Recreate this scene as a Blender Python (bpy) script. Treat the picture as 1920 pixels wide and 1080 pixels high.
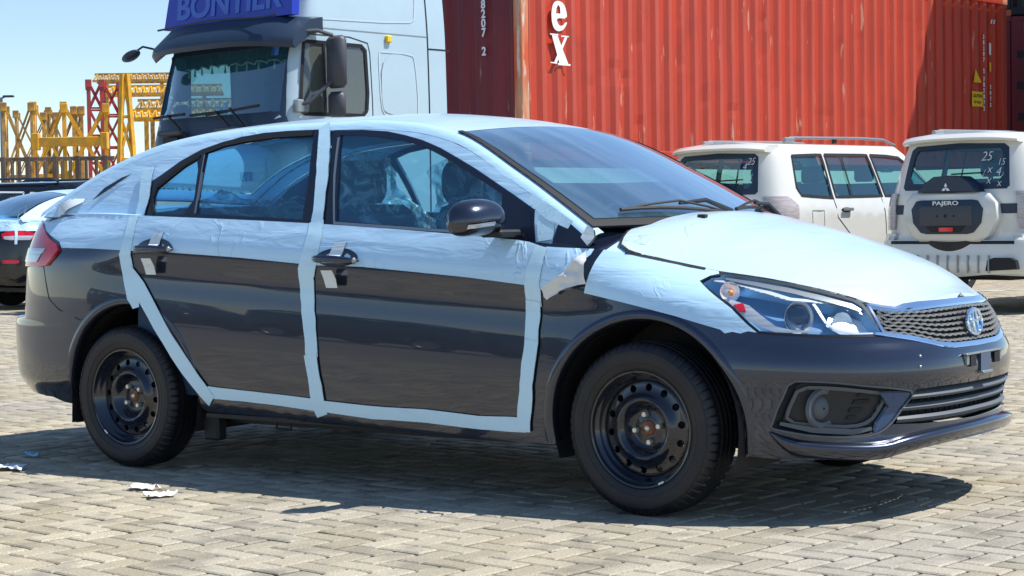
import bpy, bmesh, math, random
import numpy as np
from mathutils import Vector, Matrix, noise
from mathutils.geometry import delaunay_2d_cdt
random.seed(7)
for o in list(bpy.data.objects): bpy.data.objects.remove(o)
SC = bpy.context.scene
COL = SC.collection
# ---------------------------------------------------------------- camera, sky, sun, exposure
CX, CY, CZ, YAW, PITCH, ROLL, FPX = 4.85247717, -6.42234391, 1.06844387, 2.20128511, -.0382177644, -.0159957372, 3511.2894
cam = bpy.data.objects.new('camera', bpy.data.cameras.new('camera')); COL.objects.link(cam)
_f = Vector((math.cos(YAW)*math.cos(PITCH), math.sin(YAW)*math.cos(PITCH), math.sin(PITCH)))
_r = Vector((math.sin(YAW), -math.cos(YAW), 0)); _u = _r.cross(_f)
_r2 = math.cos(ROLL)*_r+math.sin(ROLL)*_u; _u2 = -math.sin(ROLL)*_r+math.cos(ROLL)*_u
cam.matrix_world = Matrix(((_r2.x,_u2.x,-_f.x,CX),(_r2.y,_u2.y,-_f.y,CY),(_r2.z,_u2.z,-_f.z,CZ),(0,0,0,1)))
cam.data.sensor_width = 36; cam.data.lens = 36*FPX/1920; cam.data.clip_end = 4000; cam.data.clip_start = .05
SC.camera = cam
SUN = Vector((.50, .30, 1.0)).normalized()
SUN_EL = math.asin(SUN.z); SUN_AZ = math.atan2(SUN.x, SUN.y)
w = bpy.data.worlds.new('World'); SC.world = w; w.use_nodes = True
nt = w.node_tree; nt.nodes.clear()
sky = nt.nodes.new('ShaderNodeTexSky'); sky.sky_type = 'NISHITA'; sky.sun_disc = False
sky.sun_elevation = SUN_EL; sky.sun_rotation = SUN_AZ; sky.air_density = 1.0; sky.dust_density = 0; sky.ozone_density = 3.2; sky.altitude = 600
bg = nt.nodes.new('ShaderNodeBackground'); bg.inputs[1].default_value = .105
ow = nt.nodes.new('ShaderNodeOutputWorld'); nt.links.new(sky.outputs[0], bg.inputs[0]); nt.links.new(bg.outputs[0], ow.inputs[0])
sl = bpy.data.lights.new('sun', 'SUN'); sl.energy = 4.2; sl.angle = math.radians(.55); sl.color = (1, .96, .9)
so = bpy.data.objects.new('sun', sl); COL.objects.link(so); so.rotation_euler = SUN.to_track_quat('Z', 'Y').to_euler()
SC.view_settings.view_transform = 'Standard'; SC.view_settings.look = 'None'; SC.view_settings.gamma = 1
SC.view_settings.exposure = .6
SC.render.engine = 'CYCLES'
SC.cycles.max_bounces = 10; SC.cycles.transparent_max_bounces = 24; SC.cycles.glossy_bounces = 4

# ---------------------------------------------------------------- materials
def rgb(h):
    v = [int(h[i:i+2], 16)/255 for i in (0, 2, 4)]
    return [c/12.92 if c <= .04045 else ((c+.055)/1.055)**2.4 for c in v]
class N:
    def __init__(s, name):
        s.m = bpy.data.materials.new(name); s.m.use_nodes = True; s.t = s.m.node_tree; s.t.nodes.clear()
        s.out = s.t.nodes.new('ShaderNodeOutputMaterial')
    def n(s, typ, **k):
        o = s.t.nodes.new('ShaderNode'+typ)
        for a, b in k.items():
            if a.startswith('i_'):
                key = a[2:].replace('_', ' ')
                (o.inputs[int(key)] if key.isdigit() else o.inputs[key]).default_value = b
            else: setattr(o, a, b)
        return o
    def l(s, a, b): s.t.links.new(a, b)
def mat(name, col, rough=.5, metal=0, coat=0, spec=.5, var=0, vscale=6, col2=None, bump=0, bscale=60, trans=0, emit=0, stretch=None, rvar=0, mixlo=.4, mixhi=.6, alpha=1, coord='Object', detail=5, coatr=.05, bump2=0, b2scale=3):
    M = N(name); p = M.n('BsdfPrincipled'); c = tuple(col)+(1,)
    p.inputs['Base Color'].default_value = c; p.inputs['Roughness'].default_value = rough; p.inputs['Metallic'].default_value = metal
    p.inputs['Coat Weight'].default_value = coat; p.inputs['Coat Roughness'].default_value = coatr; p.inputs['Specular IOR Level'].default_value = spec
    p.inputs['Transmission Weight'].default_value = trans; p.inputs['Alpha'].default_value = alpha
    if emit: p.inputs['Emission Color'].default_value = c; p.inputs['Emission Strength'].default_value = emit
    M.l(p.outputs[0], M.out.inputs[0])
    if var or col2 or bump or rvar or bump2:
        tc = M.n('TexCoord'); mp = M.n('Mapping'); M.l(tc.outputs[coord], mp.inputs[0])
        if stretch: mp.inputs['Scale'].default_value = stretch
    if col2 or var or rvar:
        nz = M.n('TexNoise', i_Scale=vscale, i_Detail=detail); M.l(mp.outputs[0], nz.inputs[0])
        mr = M.n('MapRange'); mr.inputs[1].default_value = mixlo; mr.inputs[2].default_value = mixhi; M.l(nz.outputs[0], mr.inputs[0])
        c2 = tuple(col2)+(1,) if col2 else tuple(x*(1-var) for x in col)+(1,)
        mx = M.n('Mix', data_type='RGBA'); mx.inputs[6].default_value = c; mx.inputs[7].default_value = c2
        M.l(mr.outputs[0], mx.inputs[0]); 
        if col2 or var: M.l(mx.outputs[2], p.inputs['Base Color'])
        if rvar:
            m2 = M.n('MapRange'); m2.inputs[3].default_value = rough; m2.inputs[4].default_value = rough+rvar
            M.l(nz.outputs[0], m2.inputs[0]); M.l(m2.outputs[0], p.inputs['Roughness'])
    if bump or bump2:
        b = M.n('Bump'); b.inputs['Strength'].default_value = 1; b.inputs['Distance'].default_value = bump or bump2
        nb = M.n('TexNoise', i_Scale=bscale if bump else b2scale, i_Detail=4); M.l(mp.outputs[0], nb.inputs[0]); M.l(nb.outputs[0], b.inputs['Height'])
        M.l(b.outputs[0], p.inputs['Normal'])
        if bump and bump2:
            b2 = M.n('Bump'); b2.inputs['Distance'].default_value = bump2; nb2 = M.n('TexNoise', i_Scale=b2scale, i_Detail=3)
            M.l(mp.outputs[0], nb2.inputs[0]); M.l(nb2.outputs[0], b2.inputs['Height']); M.l(b2.outputs[0], b.inputs['Normal'])
    return M.m
def glassmat(name, tint=(.30,.48,.52), gloss=1.0, rough=.0, base=.06, sky_streak=0, haze=None, hf=.3):
    M = N(name); tr = M.n('BsdfTransparent'); tr.inputs[0].default_value = tuple(tint)+(1,)
    gl = M.n('BsdfGlossy'); gl.inputs['Roughness'].default_value = rough; gl.inputs[0].default_value = (.9,.95,1,1)
    lw = M.n('LayerWeight', i_Blend=.5); pw = M.n('Math', operation='POWER'); pw.inputs[1].default_value = 4.2; M.l(lw.outputs['Facing'], pw.inputs[0]); fr = M.n('Math', operation='MULTIPLY_ADD'); fr.inputs[1].default_value = .94; fr.inputs[2].default_value = .055; M.l(pw.outputs[0], fr.inputs[0]); mu = M.n('Math', operation='MULTIPLY_ADD'); mu.use_clamp = True; mu.inputs[1].default_value = gloss*1.5; mu.inputs[2].default_value = base
    M.l(fr.outputs[0], mu.inputs[0]); mx = M.n('MixShader'); M.l(mu.outputs[0], mx.inputs[0]); M.l(tr.outputs[0], mx.inputs[1]); M.l(gl.outputs[0], mx.inputs[2])
    if haze:
        df = M.n('BsdfDiffuse'); df.inputs[0].default_value = tuple(haze)+(1,); m3 = M.n('MixShader', i_0=hf); M.l(mx.outputs[0], m3.inputs[1]); M.l(df.outputs[0], m3.inputs[2]); mx = m3
    if sky_streak:  # pale streaks: sky reflections painted on as a diffuse layer
        tc = M.n('TexCoord'); mp = M.n('Mapping'); mp.inputs['Rotation'].default_value = (0,0,.5); mp.inputs['Scale'].default_value = (.9,7,1); M.l(tc.outputs['Object'], mp.inputs[0])
        nz = M.n('TexNoise', i_Scale=1.6, i_Detail=5, i_Distortion=.4); M.l(mp.outputs[0], nz.inputs[0])
        r = M.n('MapRange'); r.inputs[1].default_value = .40; r.inputs[2].default_value = .75; r.inputs[3].default_value = .05; r.inputs[4].default_value = sky_streak; M.l(nz.outputs[0], r.inputs[0])
        df = M.n('BsdfDiffuse'); df.inputs[0].default_value = (.34,.50,.60,1); m2 = M.n('MixShader'); M.l(r.outputs[0], m2.inputs[0]); M.l(mx.outputs[0], m2.inputs[1]); M.l(df.outputs[0], m2.inputs[2]); mx = m2
    M.l(mx.outputs[0], M.out.inputs[0]); return M.m
def filmmat(name, col, amp=.004, scale=5, rough=.32, trans=.0):
    """protective film: thin bright sheet with directional wrinkles"""
    M = N(name); p = M.n('BsdfPrincipled'); p.inputs['Base Color'].default_value = tuple(col)+(1,)
    p.inputs['Roughness'].default_value = rough; p.inputs['Coat Weight'].default_value = .5; p.inputs['Coat Roughness'].default_value = .12
    tc = M.n('TexCoord'); 
    mp = M.n('Mapping'); mp.inputs['Scale'].default_value = (1, 1, 1); M.l(tc.outputs['Object'], mp.inputs[0])
    n1 = M.n('TexNoise', i_Scale=scale, i_Detail=3, i_Distortion=.8); M.l(mp.outputs[0], n1.inputs[0])
    # ridge: abs(n-.5) gives crease lines
    s1 = M.n('Math', operation='SUBTRACT'); s1.inputs[1].default_value = .5; M.l(n1.outputs[0], s1.inputs[0])
    a1 = M.n('Math', operation='ABSOLUTE'); M.l(s1.outputs[0], a1.inputs[0])
    r1 = M.n('MapRange'); r1.inputs[1].default_value = 0; r1.inputs[2].default_value = .022; r1.inputs[3].default_value = 1; r1.inputs[4].default_value = 0
    M.l(a1.outputs[0], r1.inputs[0])
    n2 = M.n('TexNoise', i_Scale=scale*.4, i_Detail=1); M.l(mp.outputs[0], n2.inputs[0])
    r2 = M.n('MapRange'); r2.inputs[1].default_value = .54; r2.inputs[2].default_value = .70; M.l(n2.outputs[0], r2.inputs[0])
    mu = M.n('Math', operation='MULTIPLY'); M.l(r1.outputs[0], mu.inputs[0]); M.l(r2.outputs[0], mu.inputs[1])
    b = M.n('Bump'); b.inputs['Distance'].default_value = amp*.6; M.l(mu.outputs[0], b.inputs['Height'])
    n3 = M.n('TexNoise', i_Scale=2.2, i_Detail=2); M.l(mp.outputs[0], n3.inputs[0])
    b2 = M.n('Bump'); b2.inputs['Distance'].default_value = amp*1.6; M.l(n3.outputs[0], b2.inputs['Height']); M.l(b2.outputs[0], b.inputs['Normal'])
    mq = M.n('Mapping'); mq.inputs['Rotation'].default_value = (0,.35,0); mq.inputs['Scale'].default_value = (1.2,1,6); M.l(tc.outputs['Object'], mq.inputs[0])
    n4 = M.n('TexNoise', i_Scale=3.2, i_Detail=3, i_Distortion=.6); M.l(mq.outputs[0], n4.inputs[0])
    b3 = M.n('Bump'); b3.inputs['Distance'].default_value = amp*.9; M.l(n4.outputs[0], b3.inputs['Height']); M.l(b3.outputs[0], b2.inputs['Normal'])
    M.l(b.outputs[0], p.inputs['Normal']); M.l(p.outputs[0], M.out.inputs[0]); return M.m
MT = {}
MT['paint'] = mat('graphite_paint', (.046,.058,.092), rough=.22, metal=.75, coat=1, coatr=.02, spec=.6, var=.5, vscale=700, detail=2)
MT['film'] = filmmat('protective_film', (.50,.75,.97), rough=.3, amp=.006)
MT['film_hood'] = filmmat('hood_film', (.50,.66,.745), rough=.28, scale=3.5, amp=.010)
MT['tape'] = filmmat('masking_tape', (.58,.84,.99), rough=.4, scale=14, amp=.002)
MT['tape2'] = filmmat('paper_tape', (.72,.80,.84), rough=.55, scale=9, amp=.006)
MT['seam'] = mat('dark_seam', (.004,.005,.008), rough=.6)
MT['frame'] = mat('window_frame_black', (.008,.012,.028), rough=.22, coat=.6)
MT['rubber'] = mat('black_rubber', (.012,.012,.014), rough=.62, bump=.0006, bscale=400)
MT['tyre'] = mat('tyre_rubber', (.006,.007,.011), rough=.5, col2=(.020,.018,.018), vscale=7, mixlo=.42, mixhi=.75, bump=.0008, bscale=250)
MT['steel'] = mat('black_wheel_steel', (.006,.009,.020), rough=.18, metal=.2, coat=.9, rvar=.12, vscale=30)
MT['rust'] = mat('rusty_hub', (.30,.10,.035), rough=.8, col2=(.10,.05,.03), vscale=60)
MT['bolt'] = mat('zinc_bolt', (.72,.72,.62), rough=.4, metal=.6)
MT['plastic'] = mat('black_plastic', (.013,.016,.021), rough=.5, bump=.0004, bscale=500)
MT['gplastic'] = mat('grey_plastic', (.095,.11,.125), rough=.55, bump=.0004, bscale=500)
MT['chrome'] = mat('chrome', (.82,.88,.94), rough=.08, metal=1)
MT['satin'] = mat('satin_grey_metal', (.34,.37,.38), rough=.35, metal=.7)
MT['glass'] = glassmat('tinted_glass', (.62,.90,.98), .9, base=.03, haze=(.015,.25,.50), hf=.10)
MT['ws'] = glassmat('windscreen_glass', (.40,.68,.78), 1.6, base=.12, sky_streak=.16, haze=(.01,.20,.36), hf=.06)
MT['lens'] = glassmat('clear_lens', (.96,.98,1.0), .5, base=0.0)
MT['redlens'] = mat('red_lens', (.70,.006,.02), rough=.12, coat=.6, col2=(.50,.004,.015), vscale=9)
MT['clearlens'] = mat('clear_reflector', (.72,.74,.76), rough=.2, metal=.3, coat=1, stretch=(1,1,20), col2=(.45,.47,.5), vscale=4)
MT['orange'] = mat('amber_bulb', (.9,.30,.02), rough=.3, coat=1)
MT['seat'] = mat('dark_seat_fabric', (.018,.065,.13), rough=.75)
MT['dark'] = mat('dark_interior', (.012,.045,.10), rough=.7)
MT['beige'] = mat('light_headliner', (.07,.20,.33), rough=.85)
MT['white'] = mat('white_print', (.85,.86,.86), rough=.5)
def plasticwrap(name):
    M = N(name); tr = M.n('BsdfTransparent'); tr.inputs[0].default_value = (.85,.95,1,1)
    gl = M.n('BsdfGlossy', i_Roughness=.12); gl.inputs[0].default_value = (.9,.97,1,1)
    df = M.n('BsdfDiffuse'); df.inputs[0].default_value = (.75,.9,.95,1)
    tc = M.n('TexCoord'); nz = M.n('TexNoise', i_Scale=7, i_Detail=4, i_Distortion=2.0); M.l(tc.outputs['Object'], nz.inputs[0])
    b = M.n('Bump', i_Distance=.09); M.l(nz.outputs[0], b.inputs['Height']); M.l(b.outputs[0], gl.inputs['Normal'])
    r = M.n('MapRange'); r.inputs[1].default_value = .46; r.inputs[2].default_value = .62; r.inputs[3].default_value = .10; r.inputs[4].default_value = .70; r.inputs[1].default_value = .47; r.inputs[2].default_value = .62; M.l(nz.outputs[0], r.inputs[0])
    m1 = M.n('MixShader', i_0=.6); M.l(gl.outputs[0], m1.inputs[1]); M.l(df.outputs[0], m1.inputs[2])
    m2 = M.n('MixShader'); M.l(r.outputs[0], m2.inputs[0]); M.l(tr.outputs[0], m2.inputs[1]); M.l(m1.outputs[0], m2.inputs[2])
    M.l(m2.outputs[0], M.out.inputs[0]); return M.m
MT['wrap'] = plasticwrap('clear_plastic_wrap')

# ---------------------------------------------------------------- object helpers
def tag(o, label=None, cat=None, group=None, kind=None):
    if label: o['label'] = label
    if cat: o['category'] = cat
    if group: o['group'] = group
    if kind: o['kind'] = kind
    return o
def empty(name, loc=(0,0,0), rz=0, label=None, cat=None, group=None):
    o = bpy.data.objects.new(name, None); COL.objects.link(o); o.location = loc; o.rotation_euler = (0,0,rz)
    o.empty_display_size = .2
    return tag(o, label, cat, group)
def link(name, me, m=None, parent=None, loc=None, rot=None):
    o = bpy.data.objects.new(name, me); COL.objects.link(o)
    if m is not None and not me.materials: me.materials.append(MT[m] if isinstance(m, str) else m)
    if parent is not None: o.parent = parent
    if loc is not None: o.location = loc
    if rot is not None: o.rotation_euler = rot
    return o
def mesh(name, V, F, m, parent=None, smooth=True, normals=None, loc=None, rot=None, sharp=None):
    me = bpy.data.meshes.new(name); me.from_pydata([tuple(v) for v in V], [], F); me.update()
    if smooth:
        me.shade_smooth() if hasattr(me, 'shade_smooth') else None
        if sharp is not None: me.set_sharp_from_angle(angle=math.radians(sharp))
    if normals is not None: me.normals_split_custom_set_from_vertices([tuple(n) for n in normals])
    return link(name, me, m, parent, loc, rot)
class B:
    """collects simple solids for one mesh"""
    def __init__(s): s.V = []; s.F = []
    def add(s, V, F):
        k = len(s.V); s.V += [tuple(v) for v in V]; s.F += [tuple(i+k for i in f) for f in F]; return s
    def box(s, x0, x1, y0, y1, z0, z1, mtx=None):
        V = [Vector((x, y, z)) for z in (z0, z1) for y in (y0, y1) for x in (x0, x1)]
        if mtx: V = [mtx @ v for v in V]
        return s.add(V, [(0,2,3,1),(4,5,7,6),(0,1,5,4),(2,6,7,3),(0,4,6,2),(1,3,7,5)])
    def bbox(s, x0, x1, y0, y1, z0, z1, b=.01, mtx=None):
        """box with chamfered edges"""
        V = []
        for z, i in ((z0, 1), (z0+b, 0), (z1-b, 0), (z1, 1)):
            e = b*i
            V += [(x0+e, y0+b, z), (x0+b, y0+e, z), (x1-b, y0+e, z), (x1-e, y0+b, z), (x1-e, y1-b, z), (x1-b, y1-e, z), (x0+b, y1-e, z), (x0+e, y1-b, z)]
        F = []
        for r in range(3):
            for k in range(8): F.append((r*8+k, r*8+(k+1) % 8, r*8+8+(k+1) % 8, r*8+8+k))
        F += [tuple(range(7, -1, -1)), tuple(range(24, 32))]
        V = [Vector(v) for v in V]
        if mtx: V = [mtx @ v for v in V]
        return s.add(V, F)
    def bar(s, p, q, w, h=None, up=(0,0,1)):
        h = h or w; p, q = Vector(p), Vector(q); d = (q-p).normalized(); a = d.cross(Vector(up))
        if a.length < 1e-4: a = d.cross(Vector((1,0,0)))
        a.normalize(); b = a.cross(d)
        V = [c+a*sx*w/2+b*sy*h/2 for c in (p, q) for sx, sy in ((-1,-1),(1,-1),(1,1),(-1,1))]
        return s.add(V, [(0,1,2,3),(7,6,5,4),(0,4,5,1),(1,5,6,2),(2,6,7,3),(3,7,4,0)])
    def tube(s, pts, r, n=8, cap=True, closed=False):
        pts = [Vector(p) for p in pts]; m = len(pts); rs = r if isinstance(r, (list, tuple)) else [r]*m
        V = []; F = []; prev = None
        for i, p in enumerate(pts):
            a = pts[(i+1) % m] if (closed or i < m-1) else p; b = pts[i-1] if (closed or i > 0) else p
            d = (a-b).normalized()
            u = prev - d*prev.dot(d) if prev is not None else d.cross(Vector((0,0,1)))
            if u.length < 1e-4: u = d.cross(Vector((1,0,0)))
            u.normalize(); v = d.cross(u); prev = u
            V += [p+(u*math.cos(2*math.pi*k/n)+v*math.sin(2*math.pi*k/n))*rs[i] for k in range(n)]
        for i in range(m if closed else m-1):
            j = (i+1) % m
            for k in range(n): F.append((i*n+k, i*n+(k+1) % n, j*n+(k+1) % n, j*n+k))
        if cap and not closed: F += [tuple(range(n-1, -1, -1)), tuple((m-1)*n+k for k in range(n))]
        return s.add(V, F)
    def lathe(s, prof, n=48, axis='y', c=(0,0,0), cap=False):
        """prof: (radius, along) pairs"""
        V = []; F = []
        for r, a in prof:
            for k in range(n):
                t = 2*math.pi*k/n; x, z = r*math.cos(t), r*math.sin(t)
                v = (x, a, z) if axis == 'y' else ((x, z, a) if axis == 'z' else (a, x, z))
                V.append((v[0]+c[0], v[1]+c[1], v[2]+c[2]))
        m = len(prof)
        for i in range(m-1):
            for k in range(n):
                f = (i*n+k, i*n+(k+1) % n, (i+1)*n+(k+1) % n, (i+1)*n+k)
                F.append(f if axis != 'z' else f[::-1])
        if cap: F += [tuple(range(n)), tuple((m-1)*n+k for k in range(n-1, -1, -1))]
        return s.add(V, F)
    def grid(s, fn, nu, nv, closed=False):
        V = [fn(i/nu, j/nv) for i in range(nu+1) for j in range(nv+1)]
        F = [(i*(nv+1)+j, (i+1)*(nv+1)+j, (i+1)*(nv+1)+j+1, i*(nv+1)+j+1) for i in range(nu) for j in range(nv)]
        return s.add(V, F)
    def ball(s, c, rx, ry, rz, nu=16, nv=10, fn=None):
        def f(a, b):
            t = a*2*math.pi; p = (b-.5)*math.pi
            v = Vector((rx*math.cos(t)*math.cos(p), ry*math.sin(t)*math.cos(p), rz*math.sin(p)))
            if fn: v = fn(v)
            return v+Vector(c)
        return s.grid(f, nu, nv)
    def prism(s, poly, a0, a1, ax='y'):
        """extrude a 2D outline (x,z) along y, (y,z) along x or (x,y) along z"""
        n = len(poly)
        def mk(p, a): return (p[0], a, p[1]) if ax == 'y' else ((a, p[0], p[1]) if ax == 'x' else (p[0], p[1], a))
        V = [mk(p, a0) for p in poly]+[mk(p, a1) for p in poly]
        F = [(k, (k+1) % n, n+(k+1) % n, n+k) for k in range(n)]+[tuple(range(n-1, -1, -1)), tuple(range(n, 2*n))]
        return s.add(V, F)
    def obj(s, name, m, parent=None, smooth=False, sharp=35, loc=None, rot=None, fix=True):
        me = bpy.data.meshes.new(name); me.from_pydata(s.V, [], s.F); me.update()
        if fix:
            bm = bmesh.new(); bm.from_mesh(me); bmesh.ops.recalc_face_normals(bm, faces=bm.faces); bm.to_mesh(me); bm.free()
        if smooth:
            me.shade_smooth(); me.set_sharp_from_angle(angle=math.radians(sharp))
        return link(name, me, m, parent, loc, rot)
def pip(p, poly):
    x, y = p; c = False; j = len(poly)-1
    for i in range(len(poly)):
        xi, yi = poly[i]; xj, yj = poly[j]
        if (yi > y) != (yj > y) and x < (xj-xi)*(y-yi)/(yj-yi)+xi: c = not c
        j = i
    return c
def dens(poly, step, closed=True):
    o = []; n = len(poly)
    for i in range(n if closed else n-1):
        a, b = poly[i], poly[(i+1) % n]; d = math.hypot(b[0]-a[0], b[1]-a[1]); k = max(1, math.ceil(d/step))
        for j in range(k): o.append((a[0]+(b[0]-a[0])*j/k, a[1]+(b[1]-a[1])*j/k))
    if not closed: o.append(tuple(poly[-1]))
    return o
def rounded(poly, closed=True, it=2):
    """Chaikin smoothing"""
    for _ in range(it):
        n = len(poly); o = [] if closed else [poly[0]]
        for i in range(n if closed else n-1):
            a, b = poly[i], poly[(i+1) % n]
            o += [(a[0]*.75+b[0]*.25, a[1]*.75+b[1]*.25), (a[0]*.25+b[0]*.75, a[1]*.25+b[1]*.75)]
        if not closed: o.append(poly[-1])
        poly = o
    return poly
def tri2d(outer, holes, step):
    slope = 0; sy = None
    if isinstance(step, tuple): step, sy, slope = step
    if sy: outer = [(x, y-slope*x) for x, y in outer]; holes = [[(x, y-slope*x) for x, y in h] for h in holes]
    stx, sty = step, sy or step
    P = [tuple(p) for p in outer]; E = [(i, (i+1) % len(P)) for i in range(len(P))]
    for h in holes:
        k = len(P); P += [tuple(p) for p in h]; E += [(k+i, k+(i+1) % len(h)) for i in range(len(h))]
    nb = len(P)
    xs = [p[0] for p in outer]; ys = [p[1] for p in outer]
    x = math.floor(min(xs)/stx)*stx; row = 0
    bd = np.array(P)
    while x < max(xs):
        y = math.floor(min(ys)/sty)*sty+(0 if sy else (row % 2)*step/2)
        while y < max(ys):
            if pip((x, y), outer) and not any(pip((x, y), h) for h in holes):
                if (((bd-(x, y))/(stx, sty))**2).sum(1).min() > .2: P.append((x, y))
            y += sty
        x += stx; row += 1
    r = delaunay_2d_cdt([Vector(p) for p in P], E, [], 0, 1e-6)
    V, F = r[0], r[2]; out = []
    for f in F:
        cx = sum(V[i].x for i in f)/len(f); cy = sum(V[i].y for i in f)/len(f)
        if pip((cx, cy), outer) and not any(pip((cx, cy), h) for h in holes): out.append(tuple(f))
    # orientation: counter-clockwise
    o2 = []
    for f in out:
        a, b, c = V[f[0]], V[f[1]], V[f[2]]
        o2.append(f if (b.x-a.x)*(c.y-a.y)-(b.y-a.y)*(c.x-a.x) > 0 else f[::-1])
    return [(v.x, v.y+slope*v.x) for v in V], o2
def nrm(fn, u, v, e=2e-3):
    a = Vector(fn(u+e, v))-Vector(fn(u-e, v)); b = Vector(fn(u, v+e))-Vector(fn(u, v-e)); n = a.cross(b)
    return n.normalized() if n.length > 1e-12 else Vector((0,-1,0))
def patch(name, outer, fn, m, parent, off=0., step=.045, holes=(), flange=.012, sides=(1,), bstep=None, disp=None, dens_on=True, join=False):
    """a trimmed piece of a curved surface fn(u,v) with a turned-in edge; sides: 1 the side as built, -1 its mirror"""
    bs = bstep or (step[0] if isinstance(step, tuple) else step)*.6
    if dens_on: outer = dens(outer, bs); holes = [dens(h, bs) for h in holes]
    P, F = tri2d(outer, holes, step)
    V = []; NN = []
    for u, v in P:
        n = nrm(fn, u, v); d = off+(disp(u, v) if disp else 0)
        V.append(Vector(fn(u, v))+n*d); NN.append(n)
    if flange:
        cnt = {}
        for f in F:
            for i in range(len(f)):
                e = (f[i], f[(i+1) % len(f)]); cnt[e] = 1
        bd = [e for e in cnt if (e[1], e[0]) not in cnt]
        mp = {}
        for a, b in bd:
            for i in (a, b):
                if i not in mp: mp[i] = len(V); V.append(V[i].copy()); NN.append(NN[i]); V.append(V[i]-NN[i]*flange); NN.append(NN[i])
        F = F+[(mp[b], mp[a], mp[a]+1, mp[b]+1) for a, b in bd]
    obs = []
    if join and len(sides) == 2:
        k = len(V); V2 = V+[Vector((v.x, -v.y, v.z)) for v in V]; N2 = NN+[Vector((n.x, -n.y, n.z)) for n in NN]
        F2 = F+[tuple(i+k for i in f[::-1]) for f in F]
        return [mesh(name, V2, F2, m, parent, True, N2)]
    for s in sides:
        if s == 1: obs.append(mesh(name, V, F, m, parent, True, NN))
        else: obs.append(mesh(name, [(v.x, -v.y, v.z) for v in V], [f[::-1] for f in F], m, parent, True, [(n.x, -n.y, n.z) for n in NN]))
    return obs
def strip(pts, w):
    """outline of a band of width w (number or list) along a 2D polyline"""
    L = []; R = []; n = len(pts)
    for i, p in enumerate(pts):
        a = pts[max(0, i-1)]; b = pts[min(n-1, i+1)]; dx, dy = b[0]-a[0], b[1]-a[1]; l = math.hypot(dx, dy) or 1
        ww = (w[i] if isinstance(w, (list, tuple)) else w)/2
        L.append((p[0]-dy/l*ww, p[1]+dx/l*ww)); R.append((p[0]+dy/l*ww, p[1]-dx/l*ww))
    return L+R[::-1]
def text(name, s, size, m, parent=None, loc=(0,0,0), rot=(0,0,0), ext=.003, sx=1, bold=0, align='CENTER', shear=0):
    c = bpy.data.curves.new(name, 'FONT'); c.body = s; c.size = size; c.extrude = ext; c.align_x = align; c.align_y = 'CENTER'; c.offset = bold; c.shear = shear
    t = bpy.data.objects.new('tmp', c); COL.objects.link(t)
    dg = bpy.context.evaluated_depsgraph_get(); me = bpy.data.meshes.new_from_object(t.evaluated_get(dg)); bpy.data.objects.remove(t)
    for v in me.vertices: v.co.x *= sx
    me.materials.clear(); o = link(name, me, m, parent, loc, rot); return o
def copy_tree(o, parent=None):
    c = o.copy(); COL.objects.link(c)
    if parent is not None: c.parent = parent
    for ch in [x for x in KIDS.get(o.name, ())]: copy_tree(ch, c)
    return c
KIDS = {}
def index_kids():
    KIDS.clear()
    for o in bpy.data.objects:
        if o.parent: KIDS.setdefault(o.parent.name, []).append(o)
FH = Vector((math.cos(YAW), math.sin(YAW), 0)); RH = Vector((math.sin(YAW), -math.cos(YAW), 0)); CO = Vector((CX, CY, 0))
def gp(X, Z, z=0.):
    """ground point X metres to the right of and Z metres ahead of the photographer's standpoint"""
    p = CO+RH*X+FH*Z; return Vector((p.x, p.y, z))
def gdir(dx, dz): 
    p = RH*dx+FH*dz; return math.atan2(p.y, p.x)
# ---------------------------------------------------------------- shape of the saloon car

def cr(tb, x):
    """smooth (Catmull-Rom) interpolation in a table of (x, y)"""
    n = len(tb)
    if x <= tb[0][0]: return tb[0][1]
    if x >= tb[-1][0]: return tb[-1][1]
    i = 0
    while tb[i+1][0] < x: i += 1
    x0, y0 = tb[i]; x1, y1 = tb[i+1]; h = x1-x0; t = (x-x0)/h
    def sl(k):
        if k == 0: return (tb[1][1]-tb[0][1])/(tb[1][0]-tb[0][0])
        if k == n-1: return (tb[-1][1]-tb[-2][1])/(tb[-1][0]-tb[-2][0])
        a = (tb[k][1]-tb[k-1][1])/(tb[k][0]-tb[k-1][0]); b = (tb[k+1][1]-tb[k][1])/(tb[k+1][0]-tb[k][0])
        if a*b <= 0: return 0.0
        return 2*a*b/(a+b)
    m0, m1 = sl(i)*h, sl(i+1)*h
    t2, t3 = t*t, t*t*t
    return (2*t3-3*t2+1)*y0+(t3-2*t2+t)*m0+(-2*t3+3*t2)*y1+(t3-t2)*m1
def sstep(a, b, x):
    t = min(1, max(0, (x-a)/(b-a))); return t*t*(3-2*t)
XF, XR = 1.25, -1.30
PROF = [(-.80,-.10),(-.68,-.055),(-.58,-.022),(-.45,-.006),(-.32,0),(-.2,-.004),(-.1,-.012),(-.05,-.007),(0,-.001),(.03,-.002),(.1,-.022),(.16,-.05),(.2,-.066),(.3,-.11)]
WF = [(.15,.775),(.2,.80),(.25,.83),(.3,.845),(.45,.860),(.53,.864),(.6,.857),(.65,.848),(.7,.838),(.8,.815),(.86,.79),(.95,.74)]
WR = [(.2,.78),(.3,.82),(.4,.86),(.6,.864),(.7,.864),(.8,.861),(.9,.855),(1.0,.82),(1.1,.755)]
EF = [(.15,.92),(.2,.985),(.24,1.01),(.30,.985),(.38,.98),(.45,1.0),(.51,1.012),(.55,1.006),(.59,.988),(.62,.968),(.68,.950),(.75,.915),(.80,.86),(.9,.74)]
ER = [(.2,.84),(.3,.99),(.4,1.065),(.6,1.075),(.63,1.058),(.7,1.052),(.85,1.035),(.95,1.01),(1.05,.99),(1.12,.96)]
NF, NR = 2.6, 3.2
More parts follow.
